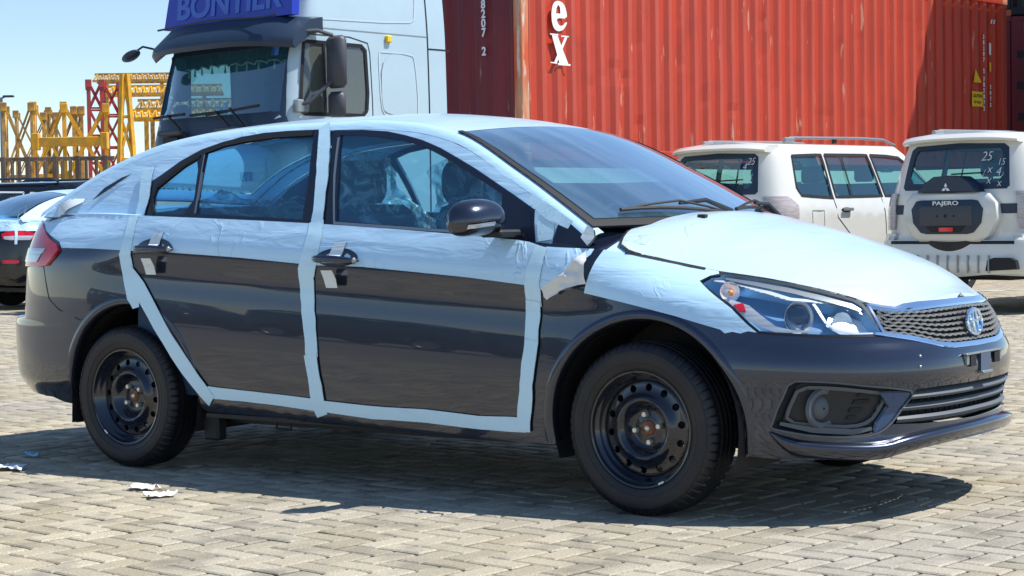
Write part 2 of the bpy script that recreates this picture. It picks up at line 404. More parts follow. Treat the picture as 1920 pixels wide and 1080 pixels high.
def wside(x, z):
    zc = .887-.056*(x+.175)
    w = .864+cr(PROF, z-zc)
    f = sstep(.9,1.5,x); r = sstep(-1.0,-1.7,x)
    if f: w = w*(1-f)+cr(WF,z)*f
    if r: w = w*(1-r)+cr(WR,z)*r
    return w
INS = [(1.0,0),(1.1,.02),(1.25,.04),(1.5,.105),(1.8,.13),(2.3,.13)]
def edgez(u):
    x = u if XR <= u <= XF else (XF+.93*math.sin(min((u-XF)/.93, 1.571)) if u > XF else XR-1.0*math.sin(min((XR-u)/.95, 1.571)))
    return cr(EDGE, x)
def S(u, z):
    """lower body: u runs along the plan outline (u = x on the straight side)"""
    x, y, z = S0(u, z)
    if u > 1.0:
        ze = edgez(u); d = max(0, 1-(ze-z)/.14); y *= 1-cr(INS, min(x, 2.2))*min(d, 1.2)**2
    return (x, y, z)
def S0(u, z):
    if u > XF:
        a = u-XF; ph = min(a/.93, math.pi/2); E = cr(EF,z); n = NF
        xx = XF+E*math.sin(ph)
        w = wside(XF+ (1.0)*math.sin(ph), z)
        r = (math.cos(ph)**n+math.sin(ph)**n)**(-1/n)
        return (XF+E*r*math.sin(ph), -w*r*math.cos(ph), z)
    if u < XR:
        a = XR-u; ph = min(a/.95, math.pi/2); E = cr(ER,z); n = NR
        w = wside(XR-1.0*math.sin(ph), z)
        r = (math.cos(ph)**n+math.sin(ph)**n)**(-1/n)
        return (XR-E*r*math.sin(ph), -w*r*math.cos(ph), z)
    return (u, -wside(u,z), z)
UF = XF+.93*math.pi/2; UR = XR-.95*math.pi/2
RAIL = [(-2.05,1.10),(-1.85,1.215),(-1.6,1.33),(-1.3,1.415),(-1.0,1.452),(-.6,1.470),(-.2,1.470),(.1,1.45),(.35,1.40),(.7,1.235),(1.0,1.065),(1.13,.985)]
def yg(x, z):
    y = .805-.36*(z-1.0)-.25*max(0,z-1.0)**2
    return y-.05*sstep(-.9,-2.0,x)-.03*sstep(.4,1.2,x)
def G(x, z): return (x, -yg(x,z), z)
BOW = [(-2.02,-.16),(-1.6,-.12),(-1.2,-.03),(-.9,0),(0,0),(.2,.03),(.35,.09),(.7,.15),(1.13,.20)]
CROWN = [(-2.05,.03),(-1.6,.05),(-1.2,.055),(-.6,.05),(0,.045),(.3,.038),(.7,.02),(1.13,.01)]
def C(t, w):
    z = cr(RAIL,t); y = yg(t,z)
    k = 1-w*w
    return (t+cr(BOW,t)*k, y*w, z+cr(CROWN,t)*k)
EDGE = [(-2.3,1.08),(-2.1,1.10),(-1.9,1.115),(-1.6,1.11),(-1.2,1.095),(-.2,1.05),(.85,.975),(1.05,.955),(1.25,.925),(1.36,.908),(1.5,.88),(1.6,.862),(1.73,.841),(1.82,.820),(1.90,.794),(1.964,.763),(1.985,.748),(2.012,.737),(2.045,.730),(2.10,.731),(2.15,.740),(2.2,.743)]

CRH = [(1.0,.10),(1.1,.122),(1.2,.140),(1.3,.150),(1.5,.148),(1.75,.117),(1.95,.098),(2.02,.078),(2.08,.055),(2.15,.026),(2.25,.004)]
def H(u, w):
    x, y, z = S(u, edgez(u)); k = 1-abs(w)**2.5
    return (x, abs(y)*w, z+cr(CRH, x)*k)
def T(u, w):
    x, y, z = S(u, edgez(u)); k = 1-abs(w)**2.5
    return (x, abs(y)*w, z+cr([(-2.4,.004),(-2.25,.022),(-2.0,.035),(-1.2,.035)], x)*k)
def ux(x, z):
    """u of the point of the body side that has this x"""
    if XR <= x <= XF: return x
    a, b = (XF, UF) if x > XF else (XR, UR)
    for _ in range(30):
        m = (a+b)/2
        if (S(m, z)[0] < x) == (x > XF): a = m
        else: b = m
    return (a+b)/2
# outlines of the panels, windows, film and tape in surface coordinates (metres)
TR = {
  'headlight': [(1.549,0.83),(1.581,0.849),(1.635,0.858),(1.751,0.839),(1.858,0.818),(1.959,0.791),(2.054,0.76),(2.082,0.742),(2.125,0.69),(2.161,0.641),(2.05,0.643),(1.944,0.646),(1.822,0.653),(1.749,0.66),(1.72,0.687),(1.672,0.741),(1.624,0.778)],
  'grille': [(2.087,0.742),(2.135,0.729),(2.196,0.72),(2.327,0.721),(2.539,0.727),(2.514,0.598),(2.446,0.603),(2.291,0.633),(2.168,0.647),(2.125,0.693)],
  'grille_top_edge': [(2.197,0.731),(2.236,0.747),(2.417,0.753)],
  'lower_grille': [(2.261,0.452),(2.375,0.456),(2.508,0.456),(2.581,0.456),(2.621,0.32),(2.434,0.327),(2.316,0.329),(2.181,0.335),(2.162,0.323),(2.222,0.388)],
  'fog': [(1.821,0.495),(1.891,0.494),(1.975,0.487),(2.069,0.473),(2.173,0.461),(2.261,0.445),(2.222,0.389),(2.161,0.33),(2.104,0.304),(2.031,0.298),(1.898,0.305),(1.802,0.324),(1.769,0.334),(1.78,0.349),(1.806,0.436)],
  'fog_in': [(1.852,0.469),(1.952,0.466),(2.098,0.446),(2.158,0.434),(2.14,0.389),(2.1,0.347),(2.035,0.331),(1.928,0.338),(1.819,0.349),(1.836,0.412)],
  'foglamp': [(1.932,0.396),(1.966,0.396),(1.931,0.352)],
  'lip': [(1.763,0.323),(1.825,0.272),(1.943,0.262),(2.107,0.255),(2.194,0.275),(2.39,0.29),(2.606,0.288)],
  'bumper_bottom': [(1.649,0.226),(1.837,0.223),(2.004,0.223),(2.118,0.226),(2.182,0.243),(2.359,0.263),(2.576,0.266)],
  'fender_film': [(1.106,0.79),(1.331,0.743),(1.469,0.712),(1.618,0.668),(1.676,0.652),(1.71,0.662)],
  'fender_film_left': [(1.106,0.79),(1.131,0.902),(1.144,0.959),(1.17,1.008)],
  'hood_cut': [(1.174,1.006),(1.197,0.968),(1.247,0.929),(1.394,0.909),(1.529,0.88),(1.635,0.859)],
  'door_film': [(-1.853,0.966),(-1.716,0.959),(-1.503,0.956),(-1.262,0.947),(-0.96,0.937),(-0.587,0.917),(-0.176,0.887),(0.061,0.882),(0.29,0.866),(0.598,0.843),(0.891,0.814),(0.917,0.797)],
  'tail_lamp': [(-2.032,1.073),(-1.854,1.026),(-1.731,0.971),(-1.706,0.947),(-1.733,0.914),(-1.765,0.882),(-1.831,0.879),(-1.921,0.878),(-2.032,0.962),(-2.048,1.002),(-2.027,1.036)],
  'tail_clear': [(-2.018,0.952),(-1.765,0.954),(-1.769,0.923),(-1.789,0.896),(-1.927,0.89)],
  'rear_step': [(-1.998,0.628),(-1.808,0.617),(-1.679,0.593),(-1.545,0.565)],
  'rear_bumper_seam': [(-1.797,0.875),(-1.762,0.779),(-1.743,0.731),(-1.677,0.685),(-1.546,0.641)],
  'rear_bottom': [(-1.928,0.31),(-1.772,0.304),(-1.653,0.271)],
  'tape_b': [(-0.198,1.055),(-0.191,0.923),(-0.226,0.838),(-0.212,0.667),(-0.197,0.454),(-0.179,0.293)],
  'tape_b_w': [(-0.16,1.05),(-0.245,0.923),(-0.14,0.923),(-0.242,0.752),(-0.164,0.668)],
  'tape_c': [(-1.274,1.085),(-1.249,0.993),(-1.262,0.924),(-1.242,0.831),(-1.225,0.74)],
  'tape_diag': [(-1.219,0.832),(-1.067,0.628),(-0.92,0.45),(-0.784,0.323)],
  'tape_sill': [(-0.778,0.346),(-0.47,0.345),(-0.177,0.332),(0.103,0.324),(0.371,0.321),(0.628,0.317),(0.838,0.32)],
  'tape_sill_w': [(-0.773,0.372),(-0.785,0.319),(0.374,0.341),(0.366,0.285)],
  'tape_a': [(0.922,0.942),(0.9,0.884),(0.89,0.806),(0.887,0.728),(0.881,0.611),(0.862,0.493),(0.828,0.29)],
  'handle_r': [(-1.201,0.961),(-0.967,0.955),(-1.082,0.924),(-1.082,0.974)],
  'handle_f': [(-0.171,0.923),(0.061,0.909),(-0.059,0.94),(-0.055,0.881)],
  'bare_tri': [(0.935,1.067),(0.933,0.965),(1.062,0.954),(1.135,0.947),(1.04,1.014)],
  'flap': [(0.947,0.807),(0.968,0.772),(1.061,0.807),(1.142,0.821),(1.113,0.94),(1.088,0.903),(1.003,0.874)],
  'front_door_seam': [(0.922,0.942),(0.911,0.845),(0.895,0.767),(0.892,0.65),(0.876,0.494),(0.84,0.334)],
  'frame_r': [(-1.294,1.101),(-1.315,1.155),(-1.331,1.202),(-1.29,1.243),(-1.231,1.275),(-1.135,1.333),(-1.03,1.378),(-0.923,1.405),(-0.812,1.425),(-0.687,1.438),(-0.557,1.441),(-0.362,1.44),(-0.307,1.246),(-0.268,1.053),(-0.511,1.066),(-0.824,1.081),(-1.056,1.093)],
  'glass_q': [(-1.199,1.104),(-1.223,1.142),(-1.235,1.184),(-1.226,1.223),(-1.159,1.28),(-1.094,1.32),(-1.02,1.352),(-0.951,1.096)],
  'glass_r': [(-0.929,1.098),(-0.988,1.368),(-0.898,1.388),(-0.776,1.404),(-0.674,1.412),(-0.578,1.416),(-0.392,1.417),(-0.342,1.247),(-0.311,1.068),(-0.516,1.08)],
  'frame_f': [(-0.191,1.046),(-0.233,1.244),(-0.288,1.433),(-0.133,1.429),(0.005,1.417),(0.105,1.398),(0.205,1.374),(0.31,1.339),(0.413,1.296),(0.513,1.252),(0.614,1.202),(0.721,1.148),(0.826,1.092),(0.839,1.029),(0.849,0.966),(0.607,0.99),(0.349,1.01),(0.075,1.028)],
  'glass_f': [(-0.124,1.06),(-0.178,1.243),(-0.241,1.413),(-0.124,1.409),(-0.005,1.395),(0.085,1.381),(0.165,1.365),(0.268,1.332),(0.371,1.291),(0.484,1.24),(0.574,1.197),(0.668,1.151),(0.706,1.007),(0.501,1.019),(0.208,1.038)],
  'sail': [(0.668,1.151),(0.728,1.124),(0.812,1.083),(0.845,0.972),(0.71,0.989)],
  'tape_b_top': [(-0.334,1.455),(-0.287,1.311),(-0.251,1.18),(-0.224,1.061)],
  'a_pillar_edge': [(0.397,1.405),(0.551,1.337),(0.777,1.238),(0.942,1.151),(1.102,1.065),(1.155,1.032)],
  'windscreen': [(0.347,-0.929),(0.336,-0.862),(0.346,-0.516),(0.392,-0.149),(0.404,0.269),(0.465,0.361),(0.543,0.395),(0.749,0.453),(0.944,0.571)],
  'ws_base': [(1.012,-0.884),(1.01,-0.646),(1.011,-0.358)],
  'belt_film': [(-1.238,1.094),(-0.781,1.074),(-0.185,1.042),(0.364,1.002),(0.869,0.961)],
  'hood_tip': [(2.201,-0.995),(2.201,-0.833),(2.433,-0.718),(2.174,0.936)],
  'nozzle': [(0.95,-0.386),(1.409,-0.246)],
  'plate': [(2.523,0.555),(2.508,0.514)],
}

# ---------------------------------------------------------------- ground: herringbone block paving
def pavmat():
    M = N('concrete_paving_block'); p = M.n('BsdfPrincipled', i_Roughness=.85)
    g = M.n('NewGeometry'); at = M.n('Attribute', attribute_name='tone')
    n1 = M.n('TexNoise', i_Scale=.55, i_Detail=4); n2 = M.n('TexNoise', i_Scale=130, i_Detail=3); n3 = M.n('TexNoise', i_Scale=4.5, i_Detail=5)
    for n in (n1, n2, n3): M.l(g.outputs['Position'], n.inputs[0])
    def mx(fac, a, b, blend='MIX'):
        x = M.n('Mix', data_type='RGBA', blend_type=blend)
        if isinstance(fac, float): x.inputs[0].default_value = fac
        else: M.l(fac, x.inputs[0])
        for i, c in ((6, a), (7, b)):
            if isinstance(c, tuple): x.inputs[i].default_value = c+(1,)
            else: M.l(c, x.inputs[i])
        return x.outputs[2]
    def mr(o, a, b, c=0, d=1):
        x = M.n('MapRange'); x.inputs[1].default_value = a; x.inputs[2].default_value = b; x.inputs[3].default_value = c; x.inputs[4].default_value = d
        M.l(o, x.inputs[0]); return x.outputs[0]
    c = mx(at.outputs['Fac'], (.31,.265,.18), (.46,.408,.30))
    c = mx(mr(n1.outputs[0], .42, .62), c, mx(.45, c, (.31,.305,.285)))
    c = mx(mr(n3.outputs[0], .52, .70, 0, .65), c, (.15,.135,.105))
    c = mx(mr(n2.outputs[0], .35, .65, .82, 1.12), (0,0,0), c, 'MULTIPLY') if False else c
    s = M.n('Mix', data_type='RGBA', blend_type='MULTIPLY'); s.inputs[0].default_value = 1
    M.l(c, s.inputs[6]); cc = M.n('CombineColor'); v = mr(n2.outputs[0], .3, .7, .72, 1.22)
    for i in range(3): M.l(v, cc.inputs[i])
    M.l(cc.outputs[0], s.inputs[7]); M.l(s.outputs[2], p.inputs['Base Color'])
    b = M.n('Bump', i_Distance=.0012); M.l(n2.outputs[0], b.inputs['Height']); M.l(b.outputs[0], p.inputs['Normal'])
    M.l(p.outputs[0], M.out.inputs[0]); return M.m
MT['paver'] = pavmat()
MT['joint'] = mat('sandy_joint', (.028,.024,.016), rough=.95, var=.6, vscale=2.5)
MT['farground'] = mat('far_paved_ground', (.31,.285,.235), rough=.9, col2=(.25,.235,.20), vscale=.25, mixlo=.35, mixhi=.65)
MT['yellow_line'] = mat('worn_yellow_paint', (.62,.42,.05), rough=.7, col2=(.36,.32,.2), vscale=5)
MT['white_line'] = mat('worn_white_paint', (.62,.62,.58), rough=.7, col2=(.38,.37,.33), vscale=4)
MT['paper'] = mat('white_paper', (.80,.82,.82), rough=.7)
g = B().add([(-900,-900,-.03),(900,-900,-.03),(900,900,-.03),(-900,900,-.03)], [(0,1,2,3)]).obj('ground', 'farground'); tag(g, kind='structure')
PAV_A = math.radians(-6.0); ca, sa = math.cos(PAV_A), math.sin(PAV_A)
sq = [gp(-3.7,2.6), gp(3.7,2.6), gp(14.4,34.9), gp(-14.4,34.9)]
bs = B().add([(v.x,v.y,-.016) for v in sq], [(0,1,2,3)]).obj('joint_sand', 'joint'); tag(bs, kind='structure')
paving = tag(B().add([(v.x,v.y,-.019) for v in sq], [(0,1,2,3)]).obj('paving', 'joint'), kind='structure')
Wd = .1
def paver_mesh(tone, dz, tx, ty, gap=.013, ch=.006):
    """long axis x, origin at its centre"""
    a, b = Wd-gap/2, Wd/2-gap/2; V = []
    for (ex, z) in ((0,-.02), (0,-ch*.75), (ch,0)):
        for sx, sy in ((-1,-1),(1,-1),(1,1),(-1,1)):
            x, y = sx*(a-ex), sy*(b-ex); V.append((x, y, z+(dz+tx*x+ty*y if z > -.015 else 0)))
    F = [(8,9,10,11)]
    for r in (0, 4): F += [(r+k, r+(k+1) % 4, r+4+(k+1) % 4, r+4+k) for k in range(4)]
    me = bpy.data.meshes.new('paving_stone'); me.from_pydata(V, [], F); me.update(); me.materials.append(MT['paver'])
    at = me.attributes.new('tone', 'FLOAT', 'POINT'); at.data.foreach_set('value', [tone]*len(V)); return me
rs = random.Random(3)
pm = [paver_mesh(rs.random(), rs.uniform(-.0016,.0012), rs.uniform(-.012,.012), rs.uniform(-.018,.018)) for _ in range(28)]
cells = []
R_ = 420
for i in range(-R_, R_):
    for j in range(-R_, R_):
        c = (i-j) % 4
        if c == 0: cx, cy, ver = (i+1)*Wd, (j+.5)*Wd, 0
        elif c == 2: cx, cy, ver = (i+.5)*Wd, j*Wd, 1
        else: continue
        x, y = ca*cx-sa*cy, sa*cx+ca*cy
        dx, dy = x-CX, y-CY; Z = dx*FH.x+dy*FH.y; X = dx*RH.x+dy*RH.y
        if Z < 2.5 or Z > 35 or abs(X) > .33*Z+3.0: continue
        cells.append((Z, X, x, y, ver))
cells.sort()
near = [c for c in cells if 5.45 < c[0] and abs(c[1]) < .272*c[0]][:300]
ns = set((c[2], c[3]) for c in near)
for k, (Z, X, x, y, ver) in enumerate(near):
    o = link('paving_stone', pm[(k*11+int(x*37)) % len(pm)], None, paving, (x, y, rs.uniform(-.0008,.0008)), (0,0,PAV_A+(math.pi/2 if ver else 0)+rs.uniform(-.006,.006)))
rest = [c for c in cells if (c[2], c[3]) not in ns]
def paver_field(name, lst, full):
    n = len(lst); A = np.array([(c[2], c[3], c[4]) for c in lst]); rg = np.random.RandomState(5)
    ang = PAV_A+A[:,2]*math.pi/2+rg.uniform(-.006,.006,n); cs, sn = np.cos(ang), np.sin(ang)
    gap, ch = .013, .006; a, b = Wd-gap/2, Wd/2-gap/2
    dz = rg.uniform(-.0016,.0012,n); tx = rg.uniform(-.012,.012,n); ty = rg.uniform(-.018,.018,n)
    lv = [(0,-.02),(0,-ch*.75),(ch,0)] if full else [(0,-.012),(ch,0)]
    P = []
    for ex, z in lv:
        for sx, sy in ((-1,-1),(1,-1),(1,1),(-1,1)):
            x, y = sx*(a-ex), sy*(b-ex); P.append(np.stack([A[:,0]+cs*x-sn*y, A[:,1]+sn*x+cs*y, z+(dz+tx*x+ty*y if z > -.015 else 0*dz)], 1))
    nl = len(lv)*4; V = np.stack(P, 1).reshape(-1, 3)
    F = [(nl-4, nl-3, nl-2, nl-1)]
    for r in range(0, nl-4, 4): F += [(r+k, r+(k+1) % 4, r+4+(k+1) % 4, r+4+k) for k in range(4)]
    F = np.array(F); idx = (F[None]+(np.arange(n)*nl)[:,None,None]).reshape(-1)
    me = bpy.data.meshes.new(name); me.vertices.add(len(V)); me.vertices.foreach_set('co', V.astype('f').ravel())
    me.loops.add(len(idx)); me.loops.foreach_set('vertex_index', idx.astype('i')); nf = len(idx)//4
    me.polygons.add(nf); me.polygons.foreach_set('loop_start', np.arange(nf, dtype='i')*4); me.update(calc_edges=True); me.validate()
    at = me.attributes.new('tone', 'FLOAT', 'POINT'); at.data.foreach_set('value', np.repeat(rg.rand(n), nl).astype('f'))
    me.materials.append(MT['paver']); o = link(name, me, None, paving); o['kind'] = 'stuff'; return o
paver_field('paving_stones', rest, True)

# ---------------------------------------------------------------- the graphite saloon under white protective film
car = empty('saloon_car', (0,0,0), 0, 'graphite grey saloon car wrapped in white protective film and tape in the foreground', 'car')
K = car
SD = (1, -1)
def key(n, a=None, b=None): return TR[n][a:b]
FAX, RAX, WR_ = 1.325, -1.325, .3105
AF = (1.338, .315, .388); AR = (-1.275, .315, .402)     # wheel arch circles (x, z, radius)
def arch(c, z0, n=26, dr=0):
    x0, zc, r = c; r += dr; a0 = math.asin(max(-1, min(1, (z0-zc)/r)))
    P = []
    for i in range(n+1):
        a = a0+(math.pi-2*a0)*i/n; x, z = x0+r*math.cos(a), zc+r*math.sin(a); P.append((ux(x, z), z))
    return P                                                # from the front foot over the top to the rear foot
zs = .232
arF, arR = arch(AF, .235), arch(AR, .285)
fs = [(.935,.955)]+key('front_door_seam', 1)              # front door's front seam, top to bottom
seamB = [(-.205,1.052),(-.195,.9),(-.21,.7),(-.195,.45),(-.185,.30)]
seamC = [(-1.262,1.09),(-1.25,.95),(-1.245,.83)]
def arcpart(ar, x0, x1): return [p for p in ar if min(x0,x1) <= p[0] <= max(x0,x1)]
def ezs(a, b, n): return [(a+(b-a)*i/n, edgez(a+(b-a)*i/n)) for i in range(n+1)]
PN = 'paint'
# fender
af_top = [p for p in arF if p[1] > .66 or p[0] < AF[0]]
fender = ezs(.94, 1.62, 14)+[(1.62,.852),(1.587,.848),(1.556,.83)]+key('headlight')[:9:-1][1:-1][::-1][::-1][:0]+[key('headlight')[16],key('headlight')[15],key('headlight')[14],key('headlight')[13]]+[(1.70,.668),(1.66,.676)]
a_sel = [p for p in arF if not (p[0] > AF[0] and p[1] < .655)]
fender += a_sel+[(.965,.235),(.86,.235)]+[(.855,.30)]+fs[::-1][:-1]
patch('front_fender', fender, S, PN, K, sides=SD, step=(.035,.014,-.056), bstep=.02)
# front bumper (upper band, corner and lip in one skin with the grille and lamp openings left out)
bb = key('bumper_bottom')[:-1]+[(2.45,.262),(UF,.262)]
lg = key('lower_grille')                                    # top edge left to right, then bottom right to left, then the slanted end
lgt = [lg[0], lg[1], lg[2], (UF,.456)]; lgb = [(UF,.322), lg[5], lg[6], lg[7], lg[8]]
gr_bot = [(2.159,.649),(2.273,.635),(2.425,.605),(2.50,.598),(UF,.596)]
a_front = [p for p in arF if p[0] > AF[0] and p[1] < .66]+[(1.497,.671)]
hlb = [(1.66,.672),(1.70,.664),(1.747,.657),(1.818,.649),(1.937,.643),(2.041,.640),(2.150,.639)]
bump_out = a_front+hlb[0:0]+[]
bump = [(1.735,.235)]+bb[:1]+bb[1:]+lgb+[lg[9]]+lgt+gr_bot[::-1]+hlb[::-1]+a_front[::-1]
fog = rounded(key('fog'), it=1)
patch('front_bumper', bump, S, PN, K, sides=SD, holes=[fog], step=(.035,.013,0), bstep=.02)
# rear bumper and quarter panel
sr = key('rear_bumper_seam')
a_rear = [p for p in arR if p[0] < AR[0] and p[1] < .64]
rb = [(UR,.33),(-2.2,.33),(-1.93,.31),(-1.77,.300),(-1.675,.27)]+a_rear[::-1]+sr[::-1]+[(-1.93,.872),(-2.15,.86),(UR,.86)]
patch('rear_bumper', rb, S, PN, K, sides=SD, step=(.035,.013,0), bstep=.02, disp=lambda u, z: .035*sstep(.640,.628,z)*sstep(-1.60,-1.72,u)*(1-.0*z))
a_mid = [p for p in arR if p[1] >= .64 or p[0] > AR[0]]
cq = [p for p in a_mid if not (p[0] > -.98 and p[1] < .56)]
qt = [(-1.245,.83)]+[(-1.245,.74)]+[(p[0], p[1]) for p in a_mid if p[0] < -1.245][0:]+sr[::-1]+[(-1.93,.885),(-2.12,.885),(-2.12,edgez(-2.12))]+ezs(-2.12,-1.262,16)+[(-1.25,.95)]
patch('quarter_panel', qt, S, PN, K, sides=SD, step=(.035,.014,-.056), bstep=.02)
patch('trunk_lid', [(UR,.87),(-2.125,.87),(-2.125,edgez(-2.125))]+ezs(-2.125,UR,10)[1:], S, PN, K, sides=(1,-1), join=True)
# doors and sill
rd_low = [(-1.245,.735)]+[p for p in a_mid if p[0] > -1.245 and p[1] > .40][::-1]+[(-.80,.33)]
rdoor = seamB[:1]+ezs(-.205,-1.262,14)[1:]+seamC[1:]+rd_low+[(-.5,.318),(-.187,.303)]+seamB[::-1][:-1][0:]
patch('rear_door', rdoor, S, PN, K, sides=SD, step=(.05,.012,-.056), bstep=.025)
fdoor = ezs(-.203,.935,14)[::-1]+seamB[1:]+[(-.183,.300),(.3,.292),(.835,.292)]+fs[::-1][:-1]
patch('front_door', fdoor, S, PN, K, sides=SD, step=(.05,.012,-.056), bstep=.025)
ar_foot = [p for p in arR if p[0] > AR[0] and p[1] <= .40]
sill = [(-.80,.327),(-.5,.314),(-.185,.298),(.3,.288),(.85,.288),(.86,zs),(.4,.238),(-.2,.250),(-.8,.245)]+ar_foot
patch('sill', sill, S, PN, K, sides=SD, off=.001)
# arch lips
for nm, c, z0 in (('arch_lip', AF, .24), ('arch_lip', AR, .30)):
    for s in SD:
        b = B(); n = 40; prof = [(.030,.0),(.026,.002),(.008,.0035),(0,.001),(-.008,-.02),(-.006,-.05)]
        V = []
        for dr, oo in prof:
            a0 = math.asin(max(-1, min(1, (z0-c[1])/(c[2]+dr))))
            for i in range(n+1):
                a = a0+(math.pi-2*a0)*i/n; x, z = c[0]+(c[2]+dr)*math.cos(a), c[1]+(c[2]+dr)*math.sin(a)
                P_ = S(ux(x, z), z); N_ = nrm(S, ux(x, z), z); q = Vector(P_)+N_*oo
                V.append((q.x, q.y*s, q.z))
        F = [(k*(n+1)+i, k*(n+1)+i+1, (k+1)*(n+1)+i+1, (k+1)*(n+1)+i) for k in range(len(prof)-1) for i in range(n)]
        b.add(V, F).obj(nm, PN, K, smooth=True, sharp=60)
    # wheel house
for c in (AF, AR):
    for s in SD:
        b = B(); n = 24; V = []
        for y in (.835, .50):
            for i in range(n+1):
                a = -.35+(math.pi+.7)*i/n; V.append((c[0]+(c[2]-.004)*math.cos(a), -y*s, c[1]+(c[2]-.004)*math.sin(a)))
        k = len(V); V.append((c[0], -.50*s, c[1]))
        F = [(i, i+1, n+2+i, n+1+i) for i in range(n)]+[(n+1+i, n+2+i, k) for i in range(n)]
        b.add(V, F).obj('wheel_housing', 'rubber', K)
# underbody
B().box(-1.80,.88,-.70,.70,.21,.24).box(-.84,.93,-.825,.825,.243,.26).box(.9,1.95,-.45,.45,.21,.24).box(-.9,.9,-.12,.12,.15,.2).obj('underbody', 'rubber', K)
B().box(.99,1.80,-.46,.46,.24,.80).obj('engine_bay', 'dark', K)
B().tube([(-2.1,-.35,.24),(-1.6,-.35,.25)],.03).obj('exhaust_pipe', 'satin', K)
for s in SD: B().bbox(-.90,-.81,-.76*s-.03,-.76*s+.03,.14,.25,.01).obj('jack_bracket', 'rubber', K)
B().tube([(-.46,-.80,.235),(-.46,-.80,.212),(-.38,-.80,.212),(-.38,-.80,.235)],.006).obj('tow_loop', 'rubber', K)
# hood, cowl, trunk top, roof
def hoodpoly(w0):
    P = [(1.165,-.90),(1.175,-w0),(1.25,-w0),(1.6,-w0),(1.9,-w0),(2.1,-w0),(2.25,-w0),(2.32,-w0)]
    return P
hp = [(1.15,-.85),(1.17,-.93),(1.215,-.972),(1.30,-.990),(1.5,-.997),(1.9,-.999),(2.2,-.999),(2.45,-.995),(2.60,-.985),(2.655,-.9)]
hp = hp+[(a,-b) for a, b in hp[::-1]]+[(1.12,.60),(1.10,.3),(1.095,0),(1.10,-.3),(1.12,-.60)]
patch('hood', hp, H, 'film_hood', K, off=.004, step=.05, flange=.03)
patch('fender_top', [(.945,-.999),(1.145,-.999),(1.145,-.78),(1.0,-.78),(.945,-.85)], H, 'frame', K, sides=SD, off=-.002, step=.05)
patch('fender_top', [(1.145,-.999),(1.62,-.999),(1.62,-.93),(1.15,-.84)], H, 'film', K, sides=SD, off=-.006, step=.05)
B().add([(x, y, z) for x, z in ((.90,.97),(1.10,.975),(1.2,.93)) for y in (-.64,0,.64)], [(0,1,4,3),(1,2,5,4),(3,4,7,6),(4,5,8,7)]).obj('cowl', 'plastic', K)
patch('trunk_top', [(-1.27,-1),(-1.8,-1),(UR+.02,-1),(UR+.02,1),(-1.8,1),(-1.27,1)], T, 'film', K, off=.001, step=.05)
patch('hood_gap', strip([(1.10,-.55),(1.13,-.75),(1.155,-.86),(1.178,-.935),(1.225,-.976),(1.27,-.992)], .009), H, 'seam', K, sides=SD, off=.0052, flange=0, step=.3)
patch('windscreen_trim', [(.352,-.975),(1.07,-.975),(1.07,-.94),(.352,-.94)], C, 'seam', K, sides=SD, off=.006, flange=.004, step=.06)
patch('roof', [(-1.22,-.955),(-1.22,.955),(.352,.955),(.352,-.955)][::-1], C, 'film_hood', K, step=.05, flange=0)
WF_ = [(.36,-.94),(1.02,-.93),(1.035,0),(1.02,.93),(.36,.94)]
patch('windscreen', [(.362,-.925),(1.02,-.915),(1.03,0),(1.02,.915),(.362,.925)], C, 'ws', K, off=.002, step=.06, flange=0)
wi = [(.385,-.885),(.97,-.87),(.975,-.84),(.985,0),(.975,.84),(.97,.87),(.385,.885)]
patch('windscreen_border', [(.354,-.955),(1.06,-.955),(1.07,0),(1.06,.955),(.354,.955)], C, 'seam', K, off=-.002, step=.06, holes=[wi], flange=.008)
patch('rear_window', [(-1.24,-.92),(-1.90,-.90),(-1.90,.90),(-1.24,.92)], C, 'ws', K, off=.001, step=.06, flange=0)
patch('rear_window_border', [(-1.225,-.955),(-1.97,-.955),(-1.97,.955),(-1.225,.955)], C, 'film', K, off=-.001, step=.06, holes=[[(-1.26,-.90),(-1.88,-.88),(-1.88,.88),(-1.26,.90)]], flange=.008)
# roof rail fillets in film
def fillet(t0, t1, n, s):
    V = []; m = 6
    for i in range(n+1):
        t = t0+(t1-t0)*i/n; zz = cr(RAIL, t)-.035; P0 = Vector(G(t, zz)); T0 = Vector(G(t, zz))-Vector(G(t, zz-.01)); P1 = Vector(C(t, -.95)); T1 = Vector(C(t, -.94))-P1
        L = (P1-P0).length; T0 = T0.normalized()*L*1.1; T1 = T1.normalized()*L*1.1
        for j in range(m+1):
            q = j/m; h = P0*(2*q**3-3*q*q+1)+T0*(q**3-2*q*q+q)+P1*(-2*q**3+3*q*q)+T1*(q**3-q*q)
            V.append((h.x, h.y*s, h.z))
    F = [(i*(m+1)+j, (i+1)*(m+1)+j, (i+1)*(m+1)+j+1, i*(m+1)+j+1) for i in range(n) for j in range(m)]
    B().add(V, F).obj('roof_rail', 'film', K, smooth=True, sharp=80)
for s in SD: fillet(-2.0, 1.10, 70, s)
# side of the greenhouse: film band, black door frames, glass
ff, fr = key('frame_f'), key('frame_r')
f_top = ff[2:14]; r_bl = fr[:11]
band = [(-1.98,1.10)]+[(t, cr(RAIL, t)-.036) for t in [-1.95+.1*i for i in range(30)] if t < 1.06]+[(1.075,.975),(.94,.96)]
band += [ff[14], ff[13], ff[12], ff[11], ff[10], ff[9], ff[8], ff[7], ff[6], ff[5], ff[4], ff[3], ff[2], fr[11], fr[10], fr[9], fr[8], fr[7], fr[6], fr[5], fr[4], fr[3], fr[2], fr[1], fr[0], (-1.30,1.085),(-1.6,1.09)]
patch('pillar_film', band, G, 'film', K, sides=SD, step=.04)
belt = .018
fr_out = [(-1.295,1.086)]+fr[1:12]+[(-.215,1.04),(-.5,1.052),(-.9,1.07)]
gq = rounded(key('glass_q'), it=1); gr_ = key('glass_r'); gf = key('glass_f'); 
